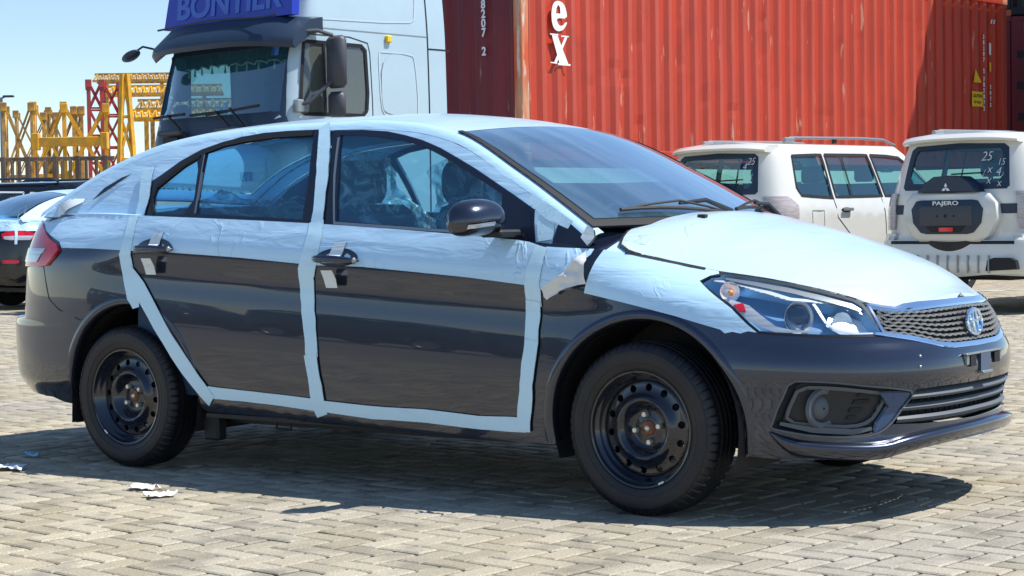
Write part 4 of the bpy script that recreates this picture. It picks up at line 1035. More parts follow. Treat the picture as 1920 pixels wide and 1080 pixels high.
def rim(parent):
    # barrel and flanges
    B().lathe([(.2085,-.080),(.2115,-.083),(.2085,-.086),(.202,-.084),(.198,-.074),(.192,-.066),(.186,-.060),(.184,-.050),(.176,-.045),(.170,-.030),(.168,0),(.172,.06),(.198,.075),(.21,.082)], 72).obj('rim_barrel', 'steel', parent, smooth=True, sharp=50)
    # disc with 14 holes, drawn flat then pushed to its depth
    n = 72
    circ = lambda r, m=n: [(r*math.cos(2*math.pi*k/m), r*math.sin(2*math.pi*k/m)) for k in range(m)]
    holes = []
    for k in range(14):
        a = 2*math.pi*(k+.3)/14; cx, cy = .148*math.cos(a), .148*math.sin(a)
        holes.append([(cx+.0135*math.cos(2*math.pi*j/14), cy+.0135*math.sin(2*math.pi*j/14)) for j in range(14)])
    P, F = tri2d(circ(.1705), holes, .0062)
    dep = [(0,-.028),(.035,-.028),(.040,-.026),(.050,-.024),(.062,-.022),(.075,-.030),(.088,-.052),(.098,-.064),(.106,-.067),(.114,-.063),(.122,-.054),(.132,-.047),(.150,-.042),(.165,-.040),(.1705,-.036)]
    V = [(x, cr(dep, math.hypot(x, z)), z) for x, z in P]
    bd = {}
    for f in F:
        for i in range(3): bd[(f[i], f[(i+1) % 3])] = 1
    rimE = [e for e in bd if (e[1], e[0]) not in bd]; k = len(V); mp = {}
    F = [tuple(f) for f in F]
    for a, c in rimE:
        for i in (a, c):
            if i not in mp: mp[i] = len(V); V.append((V[i][0], V[i][1]+.008, V[i][2]))
        F.append((a, c, mp[c], mp[a]))
    B().add(V, F).obj('wheel_disc', 'steel', parent, smooth=True, sharp=30)
    hb = B().lathe([(.0,-.034),(.024,-.034),(.028,-.030),(.028,-.022)], 24).obj('hub_cap', 'rust', parent, smooth=True, sharp=40)
    B().ball((0,-.036,0), .011,.008,.011,10,6).obj('hub_nut', 'bolt', hb, smooth=True)
    for k in range(4):
        a = math.pi/2*k+.18; B().lathe([(0,-.045),(.009,-.045),(.0105,-.042),(.0105,-.024)], 6, c=(.05*math.cos(a),0,.05*math.sin(a))).obj('wheel_nut', 'bolt', parent)
    a = 5.15; wt = B()
    for da in (-.03, .03):
        V = [(r*math.cos(a+da+d), y, r*math.sin(a+da+d)) for d in (-.028,.028) for r, y in ((.206,-.0885),(.199,-.0865))]; wt.add(V, [(0,1,3,2)])
    wt.obj('balance_weight', 'bolt', parent)
    # brake behind the disc
    B().lathe([(.0,.0),(.13,.0),(.13,.02),(.0,.02)], 40).obj('brake_drum', 'satin', parent, smooth=True)
def wheel(parent, x, s, turn=0, spin=0):
    w_ = empty('wheel', (x, -.752*s, .3085), (0 if s == 1 else math.pi)+turn); w_.parent = parent
    w_.rotation_euler = (0, spin, (0 if s == 1 else math.pi)+turn)
    return w_
w0 = wheel(K, FAX, 1, 0, 0)
tyre_mesh().obj('tyre', 'tyre', w0, smooth=True, sharp=28, fix=False); rim(w0)
bpy.context.view_layer.update(); index_kids()
for x, s, sp in ((RAX, 1, 1.1), (FAX, -1, .4), (RAX, -1, 2.)):
    w1 = wheel(K, x, s, 0, sp)
    for ch in KIDS[w0.name]:
        c = ch.copy(); COL.objects.link(c); c.parent = w1
        for g2 in KIDS.get(ch.name, ()): d = g2.copy(); COL.objects.link(d); d.parent = c

# ------------------------------------------------ cabin
cab = empty('cabin', (0,0,0)); cab.parent = K
B().box(-1.5,.95,-.70,.70,.24,.30).obj('floor', 'dark', cab)
patch('door_card', [(-1.3,.3),(.9,.3),(.9,.95),(.4,.99),(-.2,1.03),(-1.25,1.07)], back(S,.07), 'dark', cab, sides=SD, flange=0, step=.1)
patch('headliner', [(-1.2,-.93),(.34,-.93),(.34,.93),(-1.2,.93)], back(C,.03), 'beige', cab, flange=0, step=.1)
patch('pillar_trim', [(-1.9,1.12),(-1.7,1.24),(-1.45,1.34),(-1.35,1.30),(-1.36,1.2),(-1.33,1.08)], back(G,.03), 'dark', cab, sides=SD, flange=0)
B().box(-1.95,-1.30,-.66,.66,1.04,1.07).obj('parcel_shelf', 'dark', cab)
b = B().bbox(.55,1.05,-.68,.68,.75,.98,.05).bbox(.50,.72,-.62,-.18,.90,1.03,.05); b.obj('dashboard', 'dark', cab)
B().tube([Vector((.42,.36,.93))+Vector((.04*math.sin(2*math.pi*k/28)*1.2, .185*math.cos(2*math.pi*k/28), .18*math.sin(2*math.pi*k/28))) for k in range(28)], .013, 8, closed=True).tube([(.42,.36,.93),(.60,.36,.90)], .03).obj('steering_wheel', 'dark', cab, smooth=True)
def seat(x, y, w=.25, hr=True, wrap=True):
    st = B().bbox(x-.02,x+.5,y-w,y+w,.42,.60,.06).obj('seat', 'seat', cab, smooth=True)
    m_ = Matrix.Translation((x,y,.55)) @ Matrix.Rotation(-.28, 4, 'Y')
    B().bbox(-.10,.06,-w,w,0,.60,.055,m_).obj('backrest', 'seat', st, smooth=True)
    if hr:
        c = m_ @ Vector((-.03,0,.71))
        def sq(v): return v
        V = B().ball(c, .062, .135, .105, 20, 12, lambda v: Vector((v.x, max(-.125, min(.125, v.y*1.25)), max(-.09, min(.09, v.z*1.2)))))
        V.obj('headrest', 'seat', st, smooth=True, sharp=80)
    if wrap:
        b = B(); n, m = 34, 34; sd_ = x*3+y*7
        def f(a, c_):
            t = 2*math.pi*c_; zz = a
            ry = (w+.02)*(1-.0*zz) if zz < .62 else (w+.02)-(w-.13)*sstep(.62,.80,zz)
            rx = .13 if zz < .62 else .10
            k = .035*noise.noise(Vector((math.cos(t)*2.2, math.sin(t)*2.2+sd_, zz*7)))+.02*noise.noise(Vector((math.cos(t)*6, math.sin(t)*6+sd_, zz*16)))
            e = 1 if zz < .95 else (1-((zz-.95)/.05)**2*.8)
            cx_, sn_ = math.cos(t), math.sin(t); cx_ = abs(cx_)**.6*(1 if cx_ > 0 else -1); sn_ = abs(sn_)**.6*(1 if sn_ > 0 else -1)
            return m_ @ Vector(((rx+k)*cx_*e-.02, (ry+k)*sn_*e, zz*.86-.02))
        b.grid(f, n, m).obj('plastic_cover', 'wrap', st, smooth=True, sharp=60, fix=False)
    return st
seat(-.13,-.36); seat(-.13,.36)
st = seat(-1.02,-.38,.30,False,False); seat(-1.02,.34,.30,False,False)
b = B()
def fr_(a, c):
    x = -1.25+.95*a; y = -.68+1.36*c
    z = 1.0+.16*math.exp(-((x+1.02)/.22)**2)+.05*noise.noise(Vector((x*5, y*5, 1)))+.03*noise.noise(Vector((x*14, y*14, 4)))-.10*sstep(-.8,-.35,x)
    return Vector((x, y, z))
b.grid(fr_, 30, 34).obj('plastic_cover', 'wrap', st, smooth=True, sharp=180, fix=False)
b = B(); b.tube([(-.95,-.60,1.12),(-.7,-.55,1.06),(-.4,-.5,1.0)], .006); b.obj('seat_belt', 'satin', st)
# paper sheets on the dash that mirror in the windscreen
B().add([(.70,-.35,1.0),(.98,-.35,1.005),(.98,.25,1.005),(.70,.25,1.0)], [(0,1,2,3)]).obj('dash_paper', 'beige', cab)

# ---------------------------------------------------------------- materials of the yard
def contmat(name, c1, c2, scuff=(.75,.42,.30), amt=.66):
    M = N(name); p = M.n('BsdfPrincipled', i_Roughness=.55); tc = M.n('TexCoord')
    mp = M.n('Mapping'); mp.inputs['Scale'].default_value = (1,1,.18); M.l(tc.outputs['Object'], mp.inputs[0])
    n1 = M.n('TexNoise', i_Scale=5, i_Detail=5); n2 = M.n('TexNoise', i_Scale=9, i_Detail=6); n3 = M.n('TexNoise', i_Scale=1.3, i_Detail=3)
    M.l(mp.outputs[0], n1.inputs[0]); M.l(mp.outputs[0], n2.inputs[0]); M.l(tc.outputs['Object'], n3.inputs[0])
    def mx(f, a, b):
        x = M.n('Mix', data_type='RGBA'); M.l(f, x.inputs[0])
        for i, c in ((6, a), (7, b)):
            if isinstance(c, tuple): x.inputs[i].default_value = c+(1,)
            else: M.l(c, x.inputs[i])
        return x.outputs[2]
    def mr(o, a, b, c=0, d=1):
        x = M.n('MapRange'); x.inputs[1].default_value = a; x.inputs[2].default_value = b; x.inputs[3].default_value = c; x.inputs[4].default_value = d
        M.l(o, x.inputs[0]); return x.outputs[0]
    c = mx(mr(n1.outputs[0], .4, .65), c1, c2); c = mx(mr(n2.outputs[0], amt, amt+.05, 0, .8), c, scuff)
    c = mx(mr(n3.outputs[0], .55, .75, 0, .35), c, tuple(x*.5 for x in c1))
    M.l(c, p.inputs['Base Color']); b = M.n('Bump', i_Distance=.006); M.l(n3.outputs[0], b.inputs['Height']); M.l(b.outputs[0], p.inputs['Normal'])
    M.l(p.outputs[0], M.out.inputs[0]); return M.m
MT['cred'] = contmat('orange_red_container_paint', (.52,.046,.017), (.43,.044,.020), (.62,.30,.20), .665)
MT['csheen'] = contmat('container_paint_sky_sheen', (.50,.085,.055), (.48,.066,.038), (.62,.36,.26), .665)  # pinker crest faces: sky reflection on the outer flats put into the colour
MT['cmarsheen'] = contmat('maroon_paint_sky_sheen', (.30,.035,.04), (.25,.03,.035))  # same painted sky reflection for the crests of maroon containers
MT['cpost'] = contmat('scuffed_post_paint', (.62,.10,.03), (.62,.38,.22), (.70,.62,.50), .56)
MT['cmar'] = contmat('maroon_and_shaded_red_paint', (.20,.014,.024), (.15,.016,.026), (.36,.2,.18), .70)  # also stands for shade on the orange container's end walls
MT['cblack'] = mat('near_black_container', (.012,.014,.02), rough=.6)
MT['tw'] = mat('truck_white_paint', (.43,.56,.64), rough=.28, coat=.6, var=.05, vscale=2)
MT['tdark'] = mat('truck_dark_plastic', (.014,.032,.065), rough=.42)
MT['tgrey'] = mat('truck_grey_plastic', (.055,.06,.075), rough=.5)
MT['tblue'] = mat('blue_name_board', (.010,.035,.42), rough=.4)
MT['tlet'] = mat('pale_blue_lettering', (.05,.14,.55), rough=.5)
MT['tgl'] = glassmat('truck_glass', (.60,.92,.96), 1.2, base=.13, haze=(.02,.22,.38), hf=.16)
MT['tgl2'] = glassmat('truck_side_glass', (.60,.85,.86), .8, base=.05, haze=(.22,.24,.22), hf=.4)
MT['curtain'] = mat('dark_curtain', (.006,.02,.014), rough=.9, col2=(.05,.04,.01), vscale=25)
MT['cream'] = mat('cream_trim', (.55,.52,.36), rough=.8)
MT['pw'] = mat('suv_white_paint', (.72,.72,.67), rough=.25, coat=1, coatr=.04)
MT['pgl'] = glassmat('suv_glass', (.55,.84,.86), .9, base=.06, haze=(.04,.16,.19), hf=.18)
MT['lgl'] = glassmat('parked_car_glass', (.60,.75,.66), .9)
MT['scrib'] = mat('chalk_marker', (.78,.82,.85), rough=.8)
MT['red'] = mat('red_reflector', (.85,.01,.01), rough=.3, coat=1)
MT['lampclear'] = mat('pale_rear_lamp', (.50,.48,.48), rough=.15, coat=1, col2=(.44,.36,.36), vscale=9, stretch=(1,1,6))
MT['bpaint'] = mat('black_car_paint', (.006,.008,.012), rough=.2, coat=.6)
MT['spaint'] = mat('silver_car_paint', (.45,.46,.44), rough=.3, metal=.4, coat=1)
MT['yel'] = mat('yellow_crane_paint', (.80,.40,.012), rough=.5, col2=(.58,.30,.03), vscale=3)
MT['yel2'] = mat('weathered_yellow_paint', (.60,.34,.06), rough=.6, col2=(.30,.17,.06), vscale=3)
MT['redc'] = mat('red_crane_paint', (.50,.045,.05), rough=.55, col2=(.30,.06,.05), vscale=3)
MT['brown'] = mat('rusty_brown_steel', (.105,.075,.055), rough=.75, col2=(.20,.14,.10), vscale=3, stretch=(1,1,.3))
MT['pole'] = mat('grey_lamp_pole', (.16,.22,.28), rough=.5)
MT['leaf'] = mat('green_leaves', (.075,.13,.02), rough=.6, col2=(.16,.20,.03), vscale=1.5)
MT['ystick'] = mat('yellow_sticker', (.85,.55,.02), rough=.5)
MT['blk'] = mat('black_print', (.01,.01,.01), rough=.6)
MT['rackm'] = mat('grey_rack_metal', (.30,.32,.33), rough=.4, metal=.5)

# ---------------------------------------------------------------- generic rounded hull for the other vehicles
class Hull:
    def __init__(s, XF, XR, EF, ER, W, nf=4., nr=4.):
        s.XF, s.XR, s.EF, s.ER, s.W, s.nf, s.nr = XF, XR, EF, ER, W, nf, nr
        s.kf = max(e for _, e in EF); s.kr = max(e for _, e in ER); s.UF = XF+s.kf*math.pi/2; s.UR = XR-s.kr*math.pi/2
    def S(s, u, z):
        w = cr(s.W, z)
        if u > s.XF: a = min((u-s.XF)/s.kf, math.pi/2); E = cr(s.EF, z); n = s.nf; x0 = s.XF; sg = 1
        elif u < s.XR: a = min((s.XR-u)/s.kr, math.pi/2); E = cr(s.ER, z); n = s.nr; x0 = s.XR; sg = -1
        else: return (u, -w, z)
        r = (math.cos(a)**n+math.sin(a)**n)**(-1/n)
        return (x0+sg*E*r*math.sin(a), -w*r*math.cos(a), z)
    def ux(s, x, z):
        if s.XR <= x <= s.XF: return x
        a, b = (s.XF, s.UF) if x > s.XF else (s.XR, s.UR)
        for _ in range(30):
            m = (a+b)/2
            if (s.S(m, z)[0] < x) == (x > s.XF): a = m
            else: b = m
        return (a+b)/2
    def ry(s, y, z, front=False):
        """u where the rear (or front) face is y metres off the centreline"""
        a, b = (s.XF, s.UF) if front else (s.XR, s.UR)
        for _ in range(30):
            m = (a+b)/2
            if abs(s.S(m, z)[1]) > y: a = m
            else: b = m
        return (a+b)/2
    def R(s, pts, front=False): return [(s.ry(y, z, front), z) for y, z in pts]
    def X(s, pts): return [(s.ux(x, z), z) for x, z in pts]
    def top(s, z, crown):
        def f(u, w):
            x, y, _ = s.S(u, z); return (x, abs(y)*w, z+crown(x)*(1-abs(w)**2.5))
        return f

def simple_wheel(parent, x, y, r, s, wd=.22, rimm='satin'):
    w_ = empty('wheel', (x, y*s, r), 0 if s == -1 else math.pi); w_.parent = parent
    B().lathe([(r*.62,-wd/2+.01),(r*.70,-wd/2),(r*.93,-wd/2+.005),(r,-wd/2+.03),(r,wd/2-.03),(r*.93,wd/2),(r*.6,wd/2-.01)], 40).obj('tyre', 'tyre', w_, smooth=True, sharp=50)
    b = B().lathe([(0,-wd/2+.03),(r*.18,-wd/2+.02),(r*.2,-wd/2+.05),(r*.55,-wd/2+.05),(r*.6,-wd/2+.01),(r*.65,-wd/2)], 40)
    b.obj('rim', rimm, w_, smooth=True, sharp=40)
    return w_

# ---------------------------------------------------------------- off-road estates
def pajero(name, loc, ang, label, scribble):
    o = empty(name, loc, ang, label, 'car', 'white off-road estates parked by the container')
    h = Hull(-.0, -1.75, [(.3,2.2),(.5,2.35),(.9,2.35),(1.04,2.25),(1.12,1.5),(1.2,1.25),(1.8,.45),(1.86,.38)], [(.36,.60),(.42,.66),(.50,.68),(.60,.66),(.74,.64),(.78,.60),(1.2,.60),(1.3,.585),(1.77,.47),(1.86,.40)],
             [(.36,.86),(.45,.90),(.7,.925),(1.05,.925),(1.16,.905),(1.22,.885),(1.5,.81),(1.75,.735),(1.81,.70),(1.86,.62)], 7, 5.5)
    Sf = h.S
    def ar(x0, n=16): return [(x0+.42*math.cos(a), .40+.42*math.sin(a)) for a in [-.2+(math.pi+.4)*i/n for i in range(n+1)]]
    # side skin
    side = [(2.2,.36)]+ [(x, z) for x, z in ar(1.42)]+[(1.0,.36),(-.9,.36)]+[(x, z) for x, z in ar(-1.38)]+[(-1.85,.36)]
    out = [(h.UF,.42)]+h.X(side)+[(h.UR,.42),(h.UR,1.84),(h.XR,1.84),(h.XF,1.84),(h.ux(.35,1.84),1.84),(h.ux(.42,1.8),1.8),(h.ux(1.15,1.22),1.22),(h.ux(1.4,1.14),1.14),(h.UF,1.02)]
    win = []
    sw = [[(-1.86,1.70),(-1.30,1.72),(-1.27,1.25),(-1.25,1.22),(-1.84,1.25),(-1.90,1.34)], [(-1.24,1.72),(-.40,1.725),(-.28,1.24),(-1.20,1.23)], [(-.34,1.725),(.25,1.70),(.45,1.60),(.95,1.27),(.90,1.25),(-.22,1.24)]]
    sw = [h.X(p) for p in sw]
    rw = h.R([(0,1.74),(.52,1.73),(.575,1.69),(.63,1.30),(.60,1.27),(0,1.27)])
    rwc = h.R([(-.0,1.74)])[0]
    # the rear window is cut from the skin of each half
    rwo = [(h.UR,1.745),rw[1],rw[2],rw[3],rw[4],(h.UR,1.27)]
    out2 = [p for p in out]
    i = out2.index((h.UR,1.84)); out2 = out2[:i]+[(h.UR,1.27),rw[4],rw[3],rw[2],rw[1],(h.UR,1.745)]+out2[i:]
    patch('body', out2, Sf, 'pw', o, sides=SD, holes=sw, step=.12, bstep=.06, join=True)
    rt = h.top(1.84, lambda x: .035)
    patch('roof', [(h.UR,-1),(h.UR,1),(h.ux(.35,1.84),1),(h.ux(.35,1.84),-1)][::-1], rt, 'pw', o, step=.15, flange=0)
    for p, q in zip(sw, ('rear_quarter_window','rear_door_window','front_door_window')):
        patch('side_window', grow(p, .01), Sf, 'pgl', o, sides=SD, off=-.012, flange=0, step=.2)
        patch('window_frame', strip(dens(p+[p[0]], .1, False), .035), Sf, 'seam', o, sides=SD, off=.003, flange=0, step=.4)
    patch('window_divider', h.X(strip([(-.92,1.72),(-.88,1.24)], .03)), Sf, 'seam', o, sides=SD, off=.003, flange=0, step=.3)
    patch('rear_window', [(h.UR,1.745)]+rw[1:5]+[(h.UR,1.27)], Sf, 'pgl', o, sides=SD, off=-.006, flange=0, step=.1, join=True)
    inner = h.R([(0,1.69),(.48,1.685),(.52,1.64),(.555,1.42),(.50,1.34),(0,1.325)]); inner[0] = (h.UR,1.69); inner[-1] = (h.UR,1.325)
    patch('window_border', [(h.UR,1.75)]+rw[1:5]+[(h.UR,1.265)]+inner[::-1], Sf, 'tdark', o, sides=SD, off=.003, flange=0, step=.08, join=True)
    # windscreen as a dark glass band on the front
    patch('windscreen', [(h.ux(1.2,1.2),1.2),(h.ry(.75,1.2,True),1.2),(h.UF,1.2),(h.UF,1.8),(h.ry(.6,1.8,True),1.8)], Sf, 'pgl', o, sides=SD, off=.004, flange=0, step=.2, join=True)
    # lower cladding
    patch('side_cladding', h.X([(-.95,.38),(.98,.38),(.95,.60),(-.90,.60)]), Sf, 'rackm', o, sides=SD, off=.02, step=.2)
    patch('door_gap', h.X(strip([(-1.26,1.24),(-1.22,1.0),(-.98,.80),(-.93,.60)], .012)), Sf, 'seam', o, sides=SD, off=.002, flange=0, step=.3)
    patch('door_gap', h.X(strip([(-.31,1.24),(-.27,.9),(-.27,.42)], .012)), Sf, 'seam', o, sides=SD, off=.002, flange=0, step=.3)
    patch('fuel_flap', h.X(strip(dens([(-1.70,1.08),(-1.48,1.08),(-1.48,.90),(-1.70,.88),(-1.70,1.08)], .1, False), .010)), Sf, 'rackm', o, sides=(1,), off=.002, flange=0, step=.3)
    for x in (-1.05, -.10):
        for s in SD:
            q = Sf(x, 1.08); B().bbox(x-.09,x+.09,-.012,.012,-.018,.018,.006).obj('door_handle', 'satin', o, loc=(0, (q[1]-.03)*s, 1.09))
            B().ball((x,q[1]*s,1.085),.10,.010,.03,12,8).obj('handle_recess', 'seam', o, smooth=True)
    # spoiler
    sp = B(); prof = [(-2.10,1.86),(-2.30,1.845),(-2.36,1.80),(-2.345,1.775),(-2.22,1.765),(-2.08,1.80)]; n = 12; V = []
    for i in range(n+1):
        y = -.68+1.36*i/n; k = abs(y)/.68; dx = .10*k**4; dz = -.03*k**3
        V += [(x+dx, y, z+dz) for x, z in prof]
    m = len(prof); sp.add(V, [(i*m+j, i*m+(j+1) % m, (i+1)*m+(j+1) % m, (i+1)*m+j) for i in range(n) for j in range(m)]+[tuple(range(m)), tuple(n*m+j for j in range(m))])
    sp.obj('roof_spoiler', 'pw', o, smooth=True, sharp=50)
    for s in SD:
        rr_ = B().tube([(-1.75,.60*s,1.875),(-1.68,.60*s,1.915),(-.3,.60*s,1.93),(.15,.60*s,1.92),(.38,.60*s,1.86)], .017, 8).obj('roof_rail', 'rackm', o, smooth=True)
        B().bbox(-.85,-.78,.585*s-.015,.585*s+.015,1.86,1.925,.006).obj('rail_foot', 'seam', rr_)
        B().bbox(-1.80,-1.62,.60*s-.025,.60*s+.025,1.86,1.918,.01).obj('rail_foot', 'rackm', rr_)
        # lamps
        patch('rear_lamp', h.R([(.74,.86),(.925,.86)])[:1]+[(h.ux(-1.98,.86),.86),(h.ux(-1.96,1.14),1.14),(h.ux(-2.1,1.24),1.24)]+h.R([(.70,1.24),(.72,1.0)]), Sf, 'lampclear', o, sides=(s,), off=.018, step=.05, flange=.02)
        patch('bumper_corner', [(h.ux(-1.86,.46),.46),(h.ux(-1.84,.82),.82)]+h.R([(.70,.82),(.74,.46)]), Sf, 'pw', o, sides=(s,), off=.035, step=.08, flange=.05)
    # spare wheel under its cover
    X0 = -2.35
    def yz(poly, x0, x1, nm, m, bevel=.03):
        b = B(); cx = sum(p[0] for p in poly)/len(poly); cz = sum(p[1] for p in poly)/len(poly)
        lv = [(x0, 1.0), (x1+bevel, 1.0), (x1, 1-.09)]; n = len(poly); V = []
        for x, k in lv: V += [(x, cx+(p[0]-cx)*k, cz+(p[1]-cz)*k) for p in poly]
        F = [(l*n+i, l*n+(i+1) % n, (l+1)*n+(i+1) % n, (l+1)*n+i) for l in range(2) for i in range(n)]+[tuple(2*n+i for i in range(n))]
        return b.add(V, F).obj(nm, m, o, smooth=True, sharp=40)
    X1 = X0-.14
    yz([(-.56,.97),(-.54,1.13),(-.44,1.24),(0,1.245),(.44,1.24),(.54,1.13),(.56,.97),(.46,.80),(.36,.735),(-.36,.735),(-.46,.80)], X0+.05, X1+.02, 'spare_wheel_cover', 'pw')
    dome = yz([(-.37,1.245),(-.28,1.34),(-.17,1.405),(0,1.415),(.17,1.405),(.28,1.34),(.37,1.245)], X0+.05, X1, 'cover_top', 'tdark')
    yz([(-.42,1.07),(-.36,1.155),(-.30,1.165),(.30,1.165),(.36,1.155),(.42,1.07),(.40,.93),(.31,.83),(.24,.815),(-.24,.815),(-.31,.83),(-.40,.93)], X1+.08, X1-.012, 'plate_recess', 'tdark', .01)
    pl = yz([(-.31,1.10),(.31,1.10),(.31,.905),(-.31,.905)], X1, X1-.020, 'plate_plinth', 'tgrey', .004)
    for y in (-.10, 0, .10): B().ball((X1-.022, y, 1.0), .006, .012+.006*(y == 0), .012+.006*(y == 0), 8, 6).obj('plate_hole', 'seam', pl)
    yz([(-.24,.895),(.24,.895),(.18,.835),(-.18,.835)], X1, X1-.018, 'lamp_slot', 'seam', .004)
    yz([(-.09,.885),(.075,.885),(.075,.84),(-.09,.84)], X1, X1-.030, 'fog_reflector', 'red', .004)
    tb = B().lathe([(.20,-.07),(.28,-.085),(.335,-.07),(.35,-.03),(.35,.03),(.335,.07),(.28,.085)], 48, axis='x', c=(X0-.02,0,.935)); tb.obj('spare_tyre', 'tyre', o, smooth=True, sharp=50)
    em_ = empty('emblem', (0,0,0)); em_.parent = o
    for k in range(3):
        a = math.pi/2+k*2*math.pi/3; d1 = (math.cos(a), math.sin(a)); 
        q = [(0,0), (.5*d1[0]-.29*d1[1], .5*d1[1]+.29*d1[0]), d1, (.5*d1[0]+.29*d1[1], .5*d1[1]-.29*d1[0])]
        B().prism([(p[0]*.052, 1.285+p[1]*.052) for p in q], X1-.012, X1+.01, ax='x').obj('diamond', 'white', em_)
    text('lettering', 'PAJERO', .058, 'white', o, (X1-.018,0,1.130), (math.pi/2,0,-math.pi/2), .002, 1.6, .001)
    # painted reflection band and bumper
    patch('tailgate_reflection', h.R([(.42,1.12),(.72,1.12),(.72,1.02),(.42,1.02)]), Sf, 'tdark', o, sides=SD, off=.004, flange=0)  # dark reflection on the tailgate, painted as a band
    bp = h.R([(0,.74),(.88,.74),(.86,.44),(0,.40)]); bp[0] = (h.UR,.74); bp[-1] = (h.UR,.40)
    patch('rear_bumper', bp, Sf, 'pw', o, sides=SD, off=.045, step=.08, flange=.08, join=True)
    patch('bumper_slot', [(h.UR,.735),h.R([(.72,.735)])[0],h.R([(.72,.705)])[0],(h.UR,.705)], Sf, 'seam', o, sides=SD, off=.047, flange=0, join=True)
    for k in range(9):
        y = -.48+.12*k; x = Sf(h.ry(abs(y), .52), .52)[0]-.047
        B().bbox(x-.012,x+.01,y-.008,y+.008,.42,.60,.004).obj('bumper_rib', 'rackm', o)
    yb = -.62; x = Sf(h.ry(.62,.5),.5)[0]-.05
    B().prism([(-.46,.55),(-.44,.44),(-.80,.46),(-.78,.55),(-.72,.575),(-.54,.575)], x-.006, x+.05, ax='x').obj('bumper_outlet', 'seam', o)
    B().bbox(-2.25,2.1,-.60,.60,.34,.46,.03).obj('underbody', 'rubber', o)
    for sx in (1.42, -1.38):
        for s in SD: simple_wheel(o, sx, .78, .385, s, .25)
    # cabin
    c = empty('cabin', (0,0,0)); c.parent = o
    B().box(-2.2,1.0,-.8,.8,.55,.62).obj('floor', 'dark', c)
    for x in (-.95, .05):
        for y in (-.40, .40):
            st = B().bbox(x-.08,x+.05,y-.25,y+.25,.7,1.40,.04,Matrix.Translation((0,0,0))).obj('seat', 'beige', c); B().bbox(x-.07,x+.03,y-.13,y+.13,1.42,1.60,.03).obj('headrest', 'beige', st)
    B().bbox(.75,1.1,-.75,.75,.9,1.18,.05).obj('dashboard', 'dark', c)
    B().bbox(-2.1,.2,-.60,.60,1.80,1.83,.01).obj('headliner', 'beige', c)
    # marker scribbles on the rear window
    if scribble:
        for t_, y, z, r_, sz in scribble:
            u = h.ry(abs(y), z); q = Vector(Sf(u, z)); sl_ = Vector(Sf(u, z+.05))-q
            text('marker_note', t_, sz, 'scrib', o, (q.x-.012, y, z), (math.pi/2-math.atan2(sl_.x, sl_.z), 0, -math.pi/2), .001, .9, -.002, shear=.2)
    B().bar((-2.31,.05,1.43), (-2.30,-.40,1.44), .025, .015).obj('rear_wiper', 'rubber', o)
    return o
PSI = math.radians(46)
fw_ = (math.sin(PSI), math.cos(PSI)); PANG = gdir(*fw_)
def rear_at(px, Z, d=2.35):
    X = (px-960)/FPX*Z; return gp(X+fw_[0]*d, Z+fw_[1]*d)
pajero('off_road_estate', rear_at(1790, 19.3), PANG, 'white off-road estate at the right edge, seen from behind with its lettered spare wheel cover',
       [('25', -.35, 1.60, 0, .14), ('15', -.52, 1.54, 0, .10), ('x', -.40, 1.47, 0, .13), ('x', -.40, 1.36, 0, .13), ('x', -.52, 1.33, 0, .12), ('4', -.50, 1.44, 0, .13), ('/', -.33, 1.42, 0, .13)])
pajero('off_road_estate', rear_at(1338, 21.4), PANG, 'white off-road estate half hidden behind the saloon bonnet, its right side and fuel flap showing',
       [('4', -.42, 1.58, 0, .13), ('x', -.40, 1.42, 0, .14), ('x', -.52, 1.48, 0, .12), ('25', -.50, 1.64, 0, .12)])

